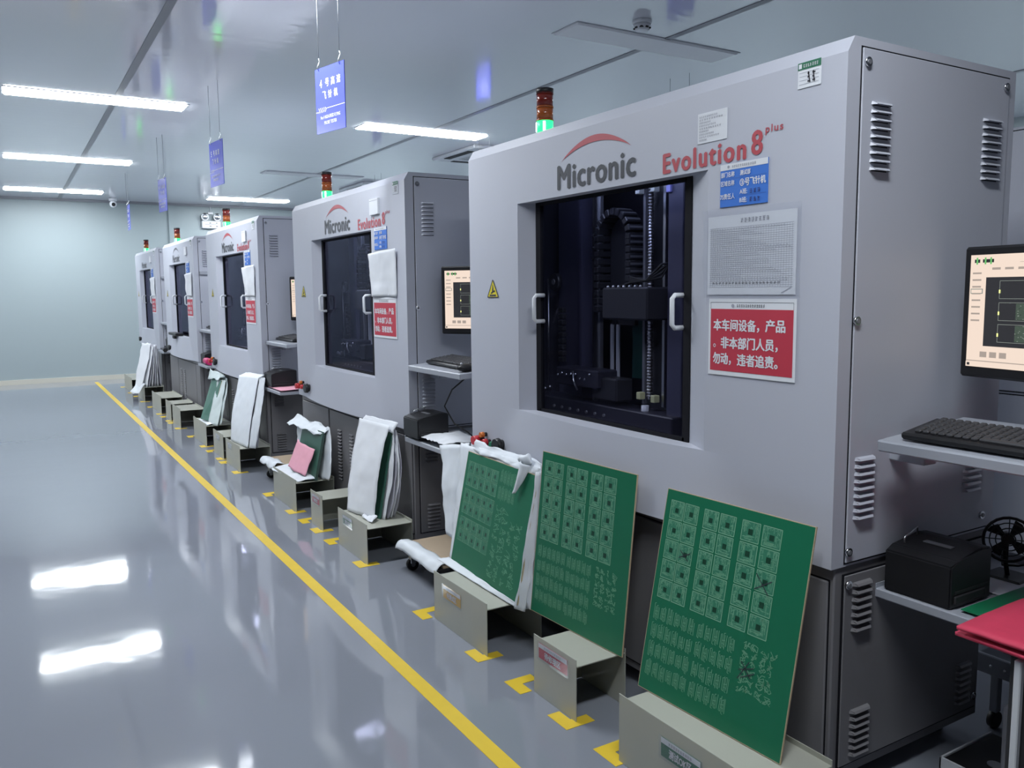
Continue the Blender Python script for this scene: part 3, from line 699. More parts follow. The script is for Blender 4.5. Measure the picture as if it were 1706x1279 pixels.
# ---------------------------------------------------------------- circuit boards
def sq_cell(d, x, y, s, t, rr):
    for a, b in (((x, y), (x+s, y)), ((x, y+t), (x+s, y+t)), ((x, y), (x, y+t)), ((x+s, y), (x+s, y+t))): d.seg(a, b, .0016, TRACEL, 1)
    cx, cy = x+s*.5, y+t*.48; q = s*.13
    d.rect(x, y, x+s, y+t, TRACE2, .8); d.rect(cx-q, cy-q, cx+q, cy+q, PADD, 1.2)
    for k in range(36):
        side = rr.randrange(4)
        if side == 0: a = (x+rr.uniform(.06, .94)*s, y+rr.uniform(.60, .9)*t); b = (a[0], min(y+t*.96, a[1]+rr.uniform(.1, .35)*t))
        elif side == 1: a = (x+rr.uniform(.06, .30)*s, y+rr.uniform(.06, .9)*t); b = (a[0], min(y+t*.95, a[1]+rr.uniform(.15, .5)*t))
        elif side == 2: a = (x+rr.uniform(.68, .94)*s, y+rr.uniform(.06, .8)*t); b = (a[0], min(y+t*.95, a[1]+rr.uniform(.15, .5)*t))
        else: a = (x+rr.uniform(.06, .5)*s, y+rr.uniform(.06, .30)*t); b = (min(a[0]+rr.uniform(.15, .5)*s, x+s*.95), a[1])
        d.seg(a, b, .0013, TRACE, 1)
        if rr.random() < .55:
            c = (b[0]+rr.choice((-1, 1))*.12*s, b[1]-.12*t*rr.random()); c = (min(max(c[0], x+.03*s), x+.97*s), min(max(c[1], y+.03*t), y+.97*t)); d.seg(b, c, .0013, TRACE, 1)
def comb_cell(d, x, y, s, t, rr):
    n = 5
    for k in range(n):
        xx = x+s*(.1+.8*k/(n-1)); a = y+t*rr.uniform(0, .22); b = y+t*rr.uniform(.78, 1); d.seg((xx, a), (xx+s*.05*rr.uniform(-1, 1), b), .0017, TRACE, 1)
        if k < n-1 and k % 2 == 0: d.seg((xx, b), (xx+s*.2, b+t*.03), .0015, TRACE, 1); d.seg((xx, a), (xx+s*.2, a-t*.03), .0013, TRACE, 1)
    d.seg((x+s*.25, y+t*.5), (x+s*.75, y+t*.55), .0016, TRACE, 1); d.seg((x+s*.3, y+t*.35), (x+s*.7, y+t*.32), .0012, TRACE, 1)
def zig_cell(d, x, y, s, t, rr):
    p = (x+rr.uniform(0, .3)*s, y+rr.uniform(.6, 1)*t)
    for k in range(15):
        q = (x+rr.random()*s, y+rr.random()*t)
        if rr.random() < .6: q = (p[0]+rr.choice((-1, 1))*s*.25, p[1]+rr.choice((-1, 0, 1))*t*.25)
        q = (min(max(q[0], x), x+s), min(max(q[1], y), y+t)); d.seg(p, q, .0017, TRACE, 1); p = q
def pcb(origin, yaw, lean, roll, wd, ht, style, label, seed):
    rr = random.Random(seed)
    r = Vector((math.sin(yaw), -math.cos(yaw), 0)); n0 = Vector((math.cos(yaw), math.sin(yaw), 0)); up = Vector((0, 0, math.cos(lean)))+n0*math.sin(lean)
    R = r*math.cos(roll)+up*math.sin(roll); U = -r*math.sin(roll)+up*math.cos(roll); N = R.cross(U)
    t = thing('circuit_board', label, 'circuit board', origin)
    d = Decal((0, 0, 0), (1, 0, 0), (0, 1, 0)); d.slab(wd, ht, .0045, EDGE); d.rect(.002, .002, wd-.002, ht-.002, MASK, .5)
    d.step = .0005
    if style == 'A':
        cols = [(.045, .145), (.155, .255), (.30, .40), (.415, .52), (.565, .68), (.70, .815)]
        for a, b in cols:
            for k in range(5):
                y = .465+k*.0985; sq_cell(d, a*wd, y*ht, (b-a)*wd, .089*ht, rr)
        for k in range(4):
            for c in range(11):
                x = .035+c*.054+(.012 if c > 5 else 0); y = .075+k*.092; comb_cell(d, x*wd, y*ht, .047*wd, .078*ht, rr)
        for k in range(6):
            for c in range(4):
                zig_cell(d, (.68+c*.052+(.012 if c > 1 else 0))*wd, (.205+k*.038)*ht, .047*wd, .036*ht, rr)
    else:
        for gI in range(3):
            for k in range(2):
                for c in range(5):
                    x = .045+c*.092; y = .82-.245*gI-.11*k; sq = (x*wd, y*ht)
                    d.rect(sq[0], sq[1], sq[0]+.088*wd, sq[1]+.10*ht, TRACE2, 1)
                    sq_cell(d, sq[0], sq[1], .088*wd, .10*ht, rr)
        for c in range(4):
            for k in range(8 if c < 2 else 7):
                zig_cell(d, (.545+c*.092+(.012 if c > 1 else 0))*wd, (.06+k*.075)*ht, .08*wd, .07*ht, rr)
        for k in range(2):
            for c in range(5): comb_cell(d, (.53+c*.046)*wd, (.70+k*.135)*ht, .04*wd, .12*ht, rr)
    M = Matrix((tuple(R)+(0,), tuple(U)+(0,), tuple(N)+(0,), (0, 0, 0, 1))).transposed()
    o = d.build('board', t, recalc=False); o.matrix_local = M
    return t
pcb((1.489, 1.783, .178), .0502, .197, 0, .497, .575, 'A', 'green circuit board on the green-labelled stand, nearest of the three, with black crosses', 11)
pcb((1.537, 2.434, .178), .0568, .1046, 0, .485, .572, 'A', 'green circuit board on the red-labelled stand, middle of the three', 12)
pcb((1.535, 3.058, .183), -.0577, .2007, .0114, .590, .470, 'C', 'green circuit board in white wrap on the yellow-labelled stand', 13)
# ink crosses on the nearest board are drawn as marker strokes on the board itself
def strokes(origin, yaw, lean, wd, ht, segs):
    r = Vector((math.sin(yaw), -math.cos(yaw), 0)); n0 = Vector((math.cos(yaw), math.sin(yaw), 0)); U = Vector((0, 0, math.cos(lean)))+n0*math.sin(lean)
    d = Decal((0, 0, 0), r, U); d.step = .0007
    for a, b in segs: d.seg((a[0]*wd, a[1]*ht), (b[0]*wd, b[1]*ht), .0022, INK, 3)
    par = [o for o in bpy.data.objects if o.name.startswith('circuit_board') and (o.location-Vector(origin)).length < 1e-4][0]
    lab(d.build('marker_cross', par, recalc=False), 'black marker crosses')
strokes((1.489, 1.783, .178), .0502, .197, .497, .575, [((.70, .665), (.80, .72)), ((.70, .735), (.79, .655)), ((.165, .685), (.245, .72)), ((.17, .72), (.235, .68)),
        ((.68, .30), (.77, .33)), ((.69, .34), (.76, .28)), ((.70, .27), (.78, .31)), ((.68, .26), (.74, .35))])

# ---------------------------------------------------------------- white wrap of the third board
t = thing('plastic_wrap', 'white crumpled plastic wrap behind and around the green board on the yellow-labelled stand', 'wrapping', (1.6, 2.76, .18))
def L(p): return tuple(a-b for a, b in zip(p, (1.6, 2.76, .18)))
sheet('back_sheet', L((1.648, 3.155, .665)), L((1.615, 2.475, .680)), L((1.535, 2.435, .180)), L((1.555, 3.10, .182)), WRAP, t, 26, 24, .006, 1, 9, edge=.012)
sheet('bottom_fold', L((1.535, 3.075, .197)), L((1.50, 2.47, .196)), L((1.498, 2.47, .181)), L((1.50, 3.12, .181)), WRAP, t, 30, 6, .004, 2, 16, edge=.005, n_hint=(-1, 0, 1))
sheet('side_fold', L((1.590, 2.474, .662)), L((1.622, 2.455, .668)), L((1.526, 2.452, .165)), L((1.497, 2.476, .178)), WRAP, t, 8, 34, .006, 3, 16, edge=.007)
sheet('side_fold', L((1.606, 2.466, .662)), L((1.640, 2.458, .655)), L((1.545, 2.458, .172)), L((1.515, 2.462, .172)), WRAP, t, 6, 24, .008, 8, 12, edge=.008)
sheet('top_fold', L((1.652, 3.08, .690)), L((1.632, 2.46, .692)), L((1.606, 2.50, .645)), L((1.640, 3.065, .652)), WRAP, t, 34, 6, .014, 4, 12, edge=.014, n_hint=(-1, 0, .3))
sheet('knot_tail', L((1.604, 2.585, .690)), L((1.604, 2.525, .676)), L((1.573, 2.585, .566)), L((1.573, 2.603, .563)), WRAP, t, 8, 14, .004, 9, 14, lambda a, b: Vector((-.016*math.sin(PI*a)*(.4+b)-.004, -.006*math.sin(PI*b), 0)), edge=.004)
mb = MB(); mb.sph(L((1.606, 2.575, .692)), .024, WRAP, (.8, 1.7, .75), 18)
for v in mb.bm.verts: v.co += Vector((noise.noise(v.co*40), noise.noise(v.co*40+Vector((9, 0, 0))), noise.noise(v.co*35+Vector((0, 9, 0)))))*.012
mb.build('knotted_corner', t)
# bag sheet hanging from the shelf of the second machine down to this wrap
t = thing('white_paper_sheet', 'crumpled white paper lying over the printer shelf of the second machine', 'paper', (1.75, 3.5, .612))
def L2(p): return tuple(a-b for a, b in zip(p, (1.75, 3.5, .612)))
sheet('loose_sheet', L2((1.86, 3.66, .625)), L2((1.89, 3.345, .622)), L2((1.655, 3.345, .620)), L2((1.655, 3.585, .622)), PAPER, t, 22, 18, .012, 6, 12, edge=.012, n_hint=(0, 0, 1))
sheet('hanging_flap', L2((1.645, 3.36, .616)), L2((1.672, 3.12, .66)), L2((1.60, 3.08, .24)), L2((1.585, 3.20, .26)), WRAP, t, 12, 22, .010, 7, 10, edge=.012)

BDARK = mat('board_dark_green', (.030, .10, .072), .35, var=.06)
# ---------------------------------------------------------------- bundles on the stands
def slab_between(name, TL, TR, BR, BL, th, m, parent, me=None):
    TL, TR, BR, BL = map(Vector, (TL, TR, BR, BL)); n = (TR-TL).cross(TL-BL).normalized()
    if n.x > 0: n = -n
    mb = MB(); f = [TL, TR, BR, BL]; g = [p-n*th for p in f]
    mb.face(f, m); mb.face(g[::-1], m)
    for i in range(4): j = (i+1) % 4; mb.face([f[i], g[i], g[j], f[j]], me or m)
    return mb.build(name, parent)
def at(base): return lambda p: tuple(a-b for a, b in zip(p, base))
# second machine, white paper-wrapped bundle
b0 = (1.54, 3.93, .178); A = at(b0); t = thing('wrapped_board_bundle', 'bundle of boards in white paper with dark green edge, leaning by the second machine', 'bundle', b0)
sheet('front_wrap', A((1.608, 4.265, .632)), A((1.622, 3.895, .640)), A((1.512, 3.862, .182)), A((1.456, 4.095, .182)), PAPER, t, 16, 26, .006, 11, 8, lambda a, b: Vector((-.010*math.sin(PI*b), 0, 0)), edge=.004)
slab_between('board', A((1.622, 4.20, .615)), A((1.638, 3.893, .60)), A((1.542, 3.846, .180)), A((1.50, 4.05, .180)), .004, BDARK, t, BDARK)
for i, (m, dx, dy) in enumerate(((PAPER, .0, 0), (GREYP, .012, -.012), (PAPER, .02, -.020), (GREYP, .028, -.022))):
    sheet('paper_layer', A((1.628+dx*.5, 4.18, .625)), A((1.645+dx*.4, 3.885+dy*.3, .635-.01*i)), A((1.558+dx*2, 3.825+dy, .180)), A((1.53+dx*2, 4.02, .180)), m, t, 12, 22, .007, 12+i, 8, lambda a, b, i=i: Vector((.01*math.sin(PI*b), (-.022-.012*i)*math.sin(PI*b)*a+.012*i*a*(1-b), 0)), edge=.008)
sheet('top_fold', A((1.640, 4.25, .648)), A((1.656, 3.872, .655)), A((1.634, 3.868, .60)), A((1.615, 4.25, .625)), PAPER, t, 18, 6, .008, 17, 12, edge=.008)
sheet('torn_foot', A((1.53, 4.0, .19)), A((1.52, 3.83, .195)), A((1.475, 3.80, .181)), A((1.472, 3.92, .181)), PAPER, t, 12, 6, .014, 18, 22, edge=.012, n_hint=(0, 0, 1))
# second machine, board with pink paper
b0 = (1.56, 5.1, .178); A = at(b0); t = thing('wrapped_board', 'dark green board in torn white wrap on the stand beside the second machine', 'circuit board', b0)
slab_between('board', A((1.615, 5.32, .455)), A((1.618, 4.925, .462)), A((1.535, 4.86, .186)), A((1.535, 5.27, .186)), .016, BDARK, t, mat('board_edge_dark', (.03, .06, .05), .5))
sheet('back_wrap', A((1.650, 5.56, .475)), A((1.655, 4.885, .492)), A((1.600, 4.78, .182)), A((1.575, 5.30, .182)), WRAP, t, 24, 18, .012, 21, 9, lambda a, b: Vector((0, -.03*math.sin(PI*b)*a, 0)), edge=.025)
sheet('top_flap', A((1.655, 5.57, .492)), A((1.650, 4.90, .488)), A((1.600, 4.95, .440)), A((1.575, 5.56, .440)), WRAP, t, 24, 7, .018, 22, 10, edge=.022, n_hint=(-1, 0, .4))
sheet('foot_wrap', A((1.560, 5.36, .205)), A((1.545, 4.86, .195)), A((1.440, 4.90, .180)), A((1.41, 5.36, .182)), WRAP, t, 24, 8, .012, 23, 13, edge=.015, n_hint=(0, 0, 1))
b0 = (1.53, 5.1, .2); A = at(b0)
o = thing('pink_paper_sheet', 'pink printed sheet leaning against the dark green board', 'paper', b0)
s = sheet('sheet', A((1.562, 5.275, .372)), A((1.572, 4.95, .356)), A((1.500, 4.945, .20)), A((1.490, 5.265, .208)), PINK, o, 16, 12, .006, 24, 8, lambda a, b: Vector((-.012*math.sin(PI*a), 0, 0)), edge=.006)
d = Decal((0, 0, 0)); 
# third machine, tall smooth white bundle
b0 = (1.5, 6.45, .178); A = at(b0); t = thing('wrapped_board_bundle', 'tall smooth white-wrapped bundle on the stand beside the third machine', 'bundle', b0)
sheet('front_wrap', A((1.560, 6.785, .668)), A((1.605, 6.335, .690)), A((1.462, 6.185, .182)), A((1.428, 6.585, .182)), WRAP, t, 18, 26, .006, 31, 6, lambda a, b: Vector((-.012*math.sin(PI*b), 0, 0)), edge=.004)
sheet('side_fold', A((1.606, 6.335, .688)), A((1.636, 6.30, .680)), A((1.505, 6.15, .180)), A((1.466, 6.185, .182)), WRAP, t, 8, 22, .010, 32, 8, lambda a, b: Vector((0, -.035*math.sin(PI*b)*a, 0)), edge=.006)
sheet('back_wrap', A((1.610, 6.77, .66)), A((1.637, 6.31, .675)), A((1.53, 6.17, .180)), A((1.51, 6.56, .180)), GREYP, t, 10, 16, .006, 33, 7)
sheet('top_fold', A((1.612, 6.78, .688)), A((1.637, 6.31, .70)), A((1.604, 6.325, .678)), A((1.560, 6.785, .664)), WRAP, t, 14, 5, .006, 34, 9, n_hint=(0, 0, 1))
# third machine, greenish bundle
b0 = (1.52, 7.65, .178); A = at(b0); t = thing('wrapped_board_bundle', 'greenish crumpled bundle with a curled top leaning on the third machine', 'bundle', b0)
sheet('back_wrap', A((1.612, 8.06, .60)), A((1.632, 7.53, .575)), A((1.53, 7.40, .181)), A((1.46, 7.72, .181)), WRAPG, t, 18, 20, .012, 41, 7, lambda a, b: Vector((0, -.05*math.sin(PI*b)*a, 0)), edge=.02)
slab_between('board', A((1.585, 7.94, .55)), A((1.60, 7.62, .545)), A((1.475, 7.55, .20)), A((1.435, 7.78, .20)), .004, mat('board_pale_green', (.055, .16, .12), .4, var=.06), t, EDGE)
sheet('side_wrap', A((1.592, 7.74, .555)), A((1.622, 7.54, .555)), A((1.50, 7.40, .181)), A((1.452, 7.56, .181)), WRAPG, t, 10, 20, .010, 42, 8, edge=.012)
sheet('curled_top', A((1.60, 8.10, .618)), A((1.628, 7.56, .60)), A((1.580, 7.66, .545)), A((1.560, 8.02, .535)), WRAPG, t, 18, 6, .016, 43, 9, edge=.02, n_hint=(-1, 0, .4))
sheet('foot_wrap', A((1.50, 7.85, .20)), A((1.515, 7.45, .195)), A((1.43, 7.48, .180)), A((1.425, 7.90, .180)), WRAP, t, 14, 7, .010, 44, 12, edge=.012, n_hint=(0, 0, 1))
# farthest machine, fan of white sheets
b0 = (1.45, 11.2, .178); A = at(b0); t = thing('sheet_fan', 'fan of large white sheets hanging before the farthest machine', 'paper bundle', b0)
sheet('front_sheet', A((1.452, 11.42, .70)), A((1.520, 11.14, .71)), A((1.385, 11.08, .18)), A((1.30, 11.25, .12)), PAPER, t, 12, 20, .012, 51, 5, edge=.02)
for i in range(6):
    q = i/5; sheet('fanned_sheet', A((1.505+.02*q, 11.25, .69)), A((1.545+.03*q, 11.10-.02*q, .69)), A((1.43+.17*q, 11.04+.01*q, .182)), A((1.40+.17*q, 11.22, .182)), PAPER if i % 2 == 0 else GREYP, t, 8, 14, .008, 52+i, 6, edge=.012)
sheet('toe', A((1.36, 11.25, .24)), A((1.42, 11.07, .22)), A((1.33, 11.05, .10)), A((1.26, 11.25, .10)), WRAP, t, 10, 8, .02, 59, 8, edge=.02)

# ---------------------------------------------------------------- low dollies with white-wrapped cardboard
def dolly(x0, x1, y0, y1, z, label):
    t = thing('dolly', label, 'dolly', (x0, y0, 0)); dx, dy = x1-x0, y1-y0
    mb = MB(); mb.box((0, 0, z-.03), (dx, dy, z-.012), BLACKM, .003); mb.build('platform', t)
    mb = MB(); mb.box((.03, .005, z-.012), (dx, dy-.005, z), CARD, .001); mb.build('cardboard_top', t)
    sheet('wrap_edge', (.06, dy, z+.006), (.075, .0, z+.006), (-.012, .0, z-.026), (-.012, dy, z-.022), WRAP, t, 26, 8, .012, int(y0*10), 9, lambda a, b: Vector((-.012*math.sin(PI*b), 0, .022*math.sin(PI*b))), edge=.01)
    for x in (.05, dx-.06):
        for y in (.06, dy-.06):
            mb = MB(); mb.cyl((x, y-.012, .028), (x, y+.012, .028), .028, RUBBER, 18); mb.cyl((x, y-.013, .028), (x, y+.013, .028), .011, STEEL, 12)
            mb.box((x-.014, y-.016, .035), (x+.014, y+.016, z-.03), STEEL, .002); mb.build('caster', t)
dolly(1.525, 2.05, 3.165, 3.60, .125, 'low dolly with cardboard top and white wrap between the two nearest machines')
dolly(1.50, 2.05, 5.63, 5.98, .14, 'low dolly with white wrapped edge between the second and third machines')

# ---------------------------------------------------------------- small things on the shelves
t = thing('pink_paper_sheet', 'pink paper lying on the printer shelf of the third machine', 'paper', (1.72, 6.1, .618))
sheet('sheet', (.10, .16, .004), (.11, -.19, .006), (-.075, -.19, .0), (-.075, .14, .0), PINK, t, 10, 8, .003, 61, 8, n_hint=(0, 0, 1))
t = thing('paper_roll', 'bright pink roll lying on the shelf of the fourth machine', 'roll', (1.68, 8.58, .650))
mb = MB(); mb.cyl((0, -.11, 0), (0, .09, 0), .033, mat('magenta_plastic', (.60, .03, .16), .4, var=.05), 20); mb.build('wound_sheet', t)
mb = MB(); mb.cyl((0, -.112, 0), (0, .092, 0), .012, BLACK, 12); mb.build('core', t)
t = thing('shelf_clamp', 'black clamp with handle lying on the shelf of the farthest machine', 'clamp', (1.63, 11.0, .64))
mb = MB(); mb.box((-.01, -.10, -.008), (.05, .13, .012), BLACK, .006); mb.build('clamp_body', t)
mb = MB(); mb.cyl((-.02, -.12, .004), (-.02, -.30, .004), .007, BLACK, 10); mb.cyl((-.02, -.30, .004), (-.02, -.32, .004), .024, BLACK, 16); mb.build('handle', t)
t = thing('sill_tray', 'flat black tray on the window sill of the fourth machine', 'tray', (1.60, 9.95, .852))
mb = MB(); mb.box((-.02, -.22, 0), (.06, .25, .03), BLACK, .005); mb.build('tray_body', t)
mb = MB(); mb.box((-.03, -.16, -.03), (.0, -.06, .005), BLACKM, .005); mb.build('drop_front', t)
t = thing('computer_mouse', 'small dark mouse at the end of the keyboard tray of the second machine', 'mouse', (1.73, 3.265, .962))
mb = MB(); mb.sph((0, 0, .012), .03, BLACK, (1.5, 1, .6), 16); mb.build('shell', t)
mb = MB(); mb.cyl((-.02, -.004, .028), (-.02, .004, .028), .006, STEEL, 12); mb.build('wheel', t)
# cables below the tray of the second machine and behind the shelf of the first
mb = MB(); mb.tube([(1.80, 3.36, .93), (1.74, 3.42, .86), (1.72, 3.46, .78), (1.75, 3.42, .70), (1.80, 3.38, .66), (1.83, 3.37, .63)], .0035, RUBBER)
mb.tube([(1.83, 3.35, .93), (1.82, 3.36, .84), (1.83, 3.35, .74), (1.82, 3.36, .62)], .006, RUBBER)
tag(mb.build('cable'), 'black cables hanging under the keyboard tray of the second machine', 'cable')
mb = MB(); mb.tube([(2.06, .99, 1.07), (2.02, 1.0, 1.04), (2.0, .99, 1.01), (2.02, .96, .98), (2.06, .95, .97)], .005, RUBBER)
tag(mb.build('cable'), 'black cable curling below the monitor at the right edge', 'cable')
# usb fan with its cable, paper and boards on the nearest shelf
t = thing('desk_fan', 'small round black fan behind the printer at the right edge', 'fan', (2.23, 1.15, .546))
mb = MB(); c = Vector((-.03, 0, .110)); ax = Vector((-.8, -.6, 0)).normalized(); s = ax.cross(Vector((0, 0, 1)))
for r in (.058, .044, .030, .016): mb.tube([c+ax*.014+(s*math.cos(a*PI/12)+Vector((0, 0, 1))*math.sin(a*PI/12))*r for a in range(25)], .0016 if r < .058 else .004, BLACK, 6)
for k in range(8): a = k*PI/4; q = s*math.cos(a)+Vector((0, 0, 1))*math.sin(a); mb.tube([c+ax*.014+q*.01, c+ax*.014+q*.058], .0014, BLACK, 5)
mb.build('guard', t)
mb = MB()
for k in range(4):
    a = k*PI/2+.3; q = s*math.cos(a)+Vector((0, 0, 1))*math.sin(a); p2 = s*math.cos(a+.7)+Vector((0, 0, 1))*math.sin(a+.7)
    mb.face([c+q*.008, c+q*.052, c+(q+p2)*.027+ax*.006, c+p2*.046+ax*.01, c+p2*.008], BLACKM)
mb.cyl(c-ax*.02, c+ax*.012, .014, BLACK, 14); mb.build('blades', t)
mb = MB(); mb.tube([c-ax*.02, c-ax*.022+Vector((0, 0, -.06)), (-.02, .0, .005)], .006, BLACK); mb.box((-.06, -.05, 0), (.03, .05, .01), BLACK, .004); mb.build('stand', t)
mb = MB(); mb.tube([(2.27, 1.20, .60), (2.22, 1.17, .575), (2.20, 1.12, .59), (2.25, 1.09, .60), (2.28, 1.11, .57), (2.24, 1.09, .555), (2.20, 1.04, .558), (2.25, 1.0, .58)], .0028, RUBBER)
tag(mb.build('cable'), 'thin black looped cable below the small round fan', 'cable')
t = thing('white_paper_sheet', 'white paper on the shelf beside the black printer at the right', 'paper', (2.12, 1.12, .549))
mb = MB(); mb.box((-.06, -.08, 0), (.14, .08, .0015), PAPER); mb.build('sheet', t)
t = thing('circuit_board', 'small bare green board lying under the red folder at the right edge', 'circuit board', (1.98, 1.02, .553))
mb = MB(); mb.box((-.10, -.12, 0), (.20, .06, .003), mat('board_bright_green', (.01, .20, .085), .4, var=.08)); mb.build('board', t)
# red folders on a side table
for i, (dz, l) in enumerate(((.0, 'lower red folder of the pair at the right edge'), (.009, 'upper worn red folder on top of the pair at the right edge'))):
    t = thing('red_folder', l, 'folder', (1.80, .74, .602+dz), math.radians(2*i))
    sheet('cover', (.20, .20, .007), (.22, -.42, .007), (-.185, -.42, .007), (-.180, .20, .007), REDC, t, 14, 14, .002, 70+i, 7, thick=.007, n_hint=(0, 0, 1))
t = thing('side_table', 'small metal table with pale legs under the red folders', 'table', (1.809, .50, 0))
FRAME = mat('table_frame', (.58, .60, .63), .4, var=.02)
mb = MB(); mb.box((-.165, -.30, .588), (.34, .36, .600), BLACKM, .003); mb.build('tabletop', t)
for x, y in ((-.172, .32), (.32, .32), (-.172, -.28), (.32, -.28)):
    mb = MB(); mb.box((x-.007, y-.007, 0), (x+.007, y+.007, .590), FRAME, .002); mb.build('leg', t)
mb = MB(); mb.box((-.165, -.27, .30), (.31, -.255, .34), TRAY, .003); mb.build('rail', t)
mb = MB(); mb.box((-.158, .30, .02), (-.150, .345, .588), BLACKM, .002); mb.box((-.145, .30, .02), (-.10, .34, .588), FRAME, .002); mb.build('side_upright', t)
t = thing('utility_cart', 'low grey cart frame with two screws, behind the pale table leg', 'cart', (2.42, .55, 0))
mb = MB(); mb.box((0, 0, .168), (.012, .80, .226), TRAY, .003); mb.box((.012, 0, .200), (.42, .80, .212), mat('cart_deck', (.05, .055, .07), .3), .002)
for y in (.70, .74): mb.sph((-.002, y, .197), .006, CHROME, n=8)
mb.build('deck', t)
for x in (.03, .38):
    for y in (.04, .74):
        mb = MB(); mb.box((x-.012, y-.012, .05), (x+.012, y+.012, .20), TRAY, .002); mb.cyl((x, y-.01, .025), (x, y+.01, .025), .025, RUBBER, 16); mb.build('castered_leg', t)
t = thing('desktop_computer', 'black computer case lying on the floor under the low cart', 'computer', (2.48, .68, 0))
mb = MB(); mb.box((0, 0, .004), (.26, .56, .155), BLACK, .006); mb.build('case', t)
mb = MB(); mb.box((-.004, .02, .015), (.002, .54, .145), BLACKM, .002); mb.build('front_bezel', t)
t = thing('grey_floor_cabinet', 'small plain grey cabinet beside the pale table leg', 'cabinet', (1.835, .55, 0))
mb = MB(); mb.box((0, 0, 0.0), (.23, .40, .39), mat('cabinet_grey', (.36, .36, .39), .5, var=.03), .006); mb.build('body', t)
mb = MB(); mb.box((.012, .398, .02), (.218, .404, .37), TRAY, .003); mb.build('door', t)
t = thing('foot_platform', 'black low platform with white front edge on the floor at the bottom right', 'platform', (2.22, 1.02, 0))
mb = MB(); mb.box((-.12, -.30, .005), (.12, .215, .04), BLACK, .004); mb.cyl((-.04, .12, .04), (-.04, .12, .043), .018, STEEL, 16); mb.build('body', t)
mb = MB(); mb.box((-.126, -.30, .004), (-.12, .221, .042), WHITE, .001); mb.box((-.126, .215, .004), (.12, .221, .042), WHITE, .001); mb.build('edge_strip', t)

# ---------------------------------------------------------------- machine of the next row, seen past the nearest one
t = thing('equipment_cabinet', 'grey machine back with horizontal panel joints at the far right edge', 'machine', (3.2, -.35, 0))
mb = MB(); mb.box((0, 0, .06), (.75, 2.35, 1.885), PAINT, .006); mb.build('body', t)
for z0, z1 in ((1.42, 1.87), (.92, 1.40), (.63, .905), (.10, .615)):
    mb = MB(); mb.box((-.003, .02, z0-.004), (.003, 2.33, z1+.004), GAP); mb.box((-.008, .024, z0), (.003, 2.326, z1), PAINT, .002); mb.build('back_panel', t)
for u in (.1, 2.25):
    mb = MB(); mb.cyl((.08, u, 0), (.08, u, .065), .03, CHROME, 14); mb.cyl((.66, u, 0), (.66, u, .065), .03, CHROME, 14); mb.build('levelling_foot', t)

# ---------------------------------------------------------------- hanging signs
def hang_sign(x, y, z, az, num, label, wd=.245, ht=.295):
    t = thing('hanging_sign', label, 'sign', (x, y, z))
    r = Vector((-math.sin(az), -math.cos(az), 0)); d = Decal(-r*(wd/2), r, (0, 0, 1)); d.slab(wd, ht, .004, SIGNB); n = d.n
    s = num+'号高速'
    for i, ch in enumerate(s): d.text(ch, .040+i*.048, .205, .030 if i else .018, .036, PAPER, .025)
    for i, ch in enumerate('飞针机'): d.text(ch, .062+i*.048, .150, .030, .036, PAPER, .025)
    d.seg((.09, .108), (wd, .108), .003, PAPER, 2); d.seg((.0, .098), (.02, .098), .003, PAPER, 2)
    for i in range(5): d.seg((.024+i*.014, .115), (.032+i*.014, .104), .004, PAPER, 2); d.seg((.032+i*.014, .104), (.024+i*.014, .093), .004, PAPER, 2)
    d.text('No.%s HIGH-SPEED FLYING' % num, .04, .062, .165, .015, PAPER, .025); d.text('PROBE TESTER', .07, .036, .105, .015, PAPER, .025)
    d.build('panel', t, recalc=False)
    for q in (.14, .86):
        p = r*(wd*(q-.5)); mb = MB()
        mb.cyl(p+Vector((0, 0, ht+.045)), p+Vector((0, 0, HC-z)), .0014, IRON, 6); mb.build('cord', t)
        mb = MB(); mb.tube([p+Vector((0, 0, ht-.012)), p+n*.008+Vector((0, 0, ht+.004)), p+Vector((0, 0, ht+.022)), p-n*.006+Vector((0, 0, ht+.034)), p+Vector((0, 0, ht+.046))], .0022, STEEL, 6); mb.build('hook', t)
hang_sign(1.35, 3.84, 2.055, math.radians(-13), '4', 'nearest hanging blue sign, with the largest white characters')
hang_sign(1.315, 6.10, 2.052, math.radians(-6), '5', 'second hanging blue sign from the camera, left of the ceiling lamp', .28, .30)
hang_sign(1.305, 8.34, 2.065, math.radians(-7), '6', 'third hanging blue sign from the camera, before the wall trim')
hang_sign(1.325, 10.95, 2.068, math.radians(1), '7', 'farthest hanging blue sign, beside the ceiling camera')
for y in (4.40, 7.10, 9.75): hang_sign(4.0, y, 2.06, math.radians(-4), '8', 'blue sign of the next row, only its cords showing above the machines')
for o in bpy.data.objects:
    if o.get('label', '').startswith('blue sign of the next'): o['group'] = 'hanging signs of the next row'

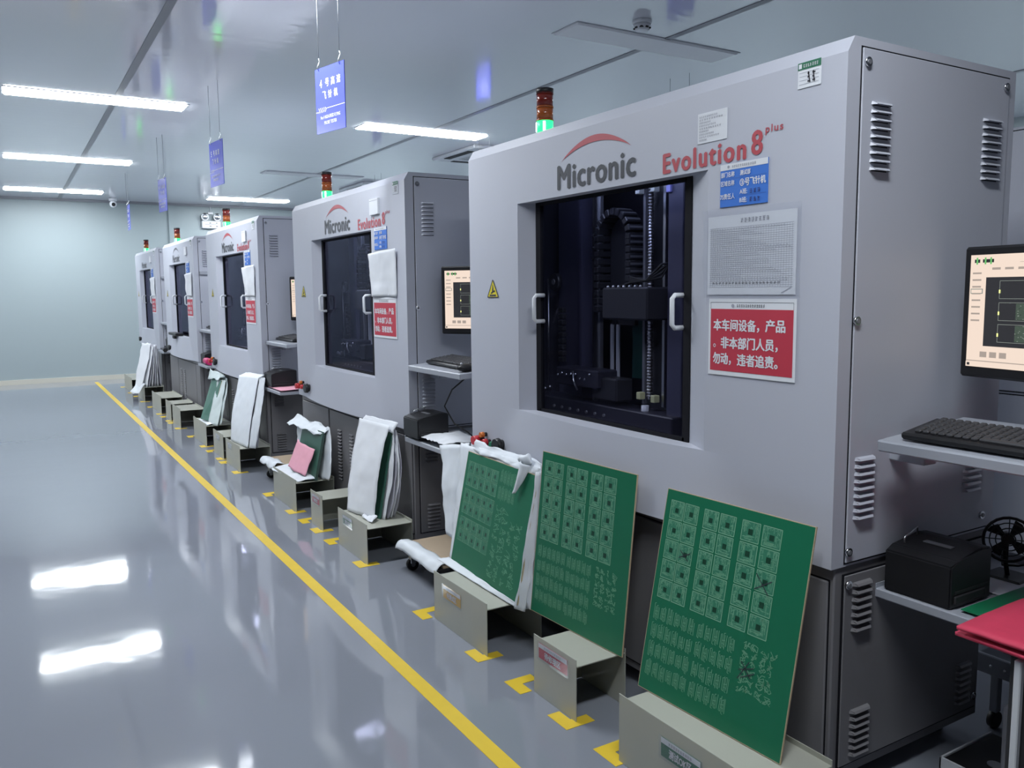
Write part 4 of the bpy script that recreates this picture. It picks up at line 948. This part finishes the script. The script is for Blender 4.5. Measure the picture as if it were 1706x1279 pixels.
# ---------------------------------------------------------------- things on the ceiling and the far wall
t = thing('smoke_detector', 'round white smoke detector on the ceiling beside the unlit lamp', 'smoke detector', (3.02, 3.62, HC))
mb = MB(); mb.cyl((0, 0, -.02), (0, 0, 0), .052, WHITE, 28); mb.build('base', t)
mb = MB(); mb.cyl((0, 0, -.052), (0, 0, -.02), .034, WHITE, 28, .047); 
for k in range(8): a = k*PI/4; mb.box((.036*math.cos(a)-.008, .036*math.sin(a)-.008, -.044), (.036*math.cos(a)+.008, .036*math.sin(a)+.008, -.036), BLACKM)
mb.build('sensor_head', t)
def cassette(x, y, label):
    t = thing('ceiling_air_conditioner', label, 'air conditioner', (x, y, HC)); h = .475
    mb = MB(); mb.box((-h, -h, -.035), (h, h, 0), WHITE, .012); mb.build('panel', t)
    mb = MB(); mb.box((-.26, -.26, -.040), (.26, .26, -.034), HOUS, .003)
    for i in range(10): mb.box((-.24, -.235+i*.05, -.0415), (.24, -.215+i*.05, -.039), IRON)
    mb.build('intake_grille', t)
    for k in range(4):
        mb = MB(); M = Matrix.Rotation(k*PI/2, 4, 'Z'); mb.box((-.27, -.43, -.040), (.27, -.36, -.034), BLACKM, .0, M); mb.build('air_slot', t)
cassette(4.50, 7.82, 'square ceiling air conditioner behind the nearest machine')
cassette(4.55, 10.9, 'square ceiling air conditioner behind the second machine')
t = thing('security_camera', 'small dome camera on the ceiling near the far wall', 'camera', (1.476, 13.85, HC))
mb = MB(); mb.cyl((0, 0, -.05), (0, 0, 0), .055, WHITE, 20); mb.build('base', t)
mb = MB(); mb.sph((0, -.01, -.095), .05, WHITE, n=20); mb.cyl((0, -.045, -.10), (0, -.064, -.107), .026, BLACK, 16); mb.build('ball', t)
t = thing('emergency_light', 'twin-head emergency light on the far wall above the third machine', 'emergency light', (2.95, Y1R, 2.36))
mb = MB(); mb.box((-.145, -.07, 0), (.145, 0, .12), WHITE, .008); mb.box((-.10, -.0715, .062), (.08, -.0705, .068), INKG)
for x in (-.03, .07): mb.box((x, -.072, .03), (x+.03, -.0705, .04), INK); mb.box((x, -.072, .08), (x+.025, -.0705, .09), INK)
mb.build('housing', t)
for x in (-.095, .095):
    mb = MB(); mb.cyl((x, -.02, .185), (x, -.075, .18), .045, BLACKM, 20, .062); mb.cyl((x, -.075, .18), (x, -.079, .18), .060, WHITE, 20); mb.sph((x, -.078, .18), .045, CHROME, (1, .25, 1), 16); mb.cyl((x, -.03, .11), (x, -.03, .16), .012, WHITE, 10); mb.build('lamp_head', t)
mb = MB(); mb.box((-.04, -.03, .225), (.04, 0, .265), WHITE, .005); mb.tube([(0, -.01, .265), (.01, -.012, .30), (0, -.01, HC-2.36)], .006, WHITE); mb.build('junction_box', t)
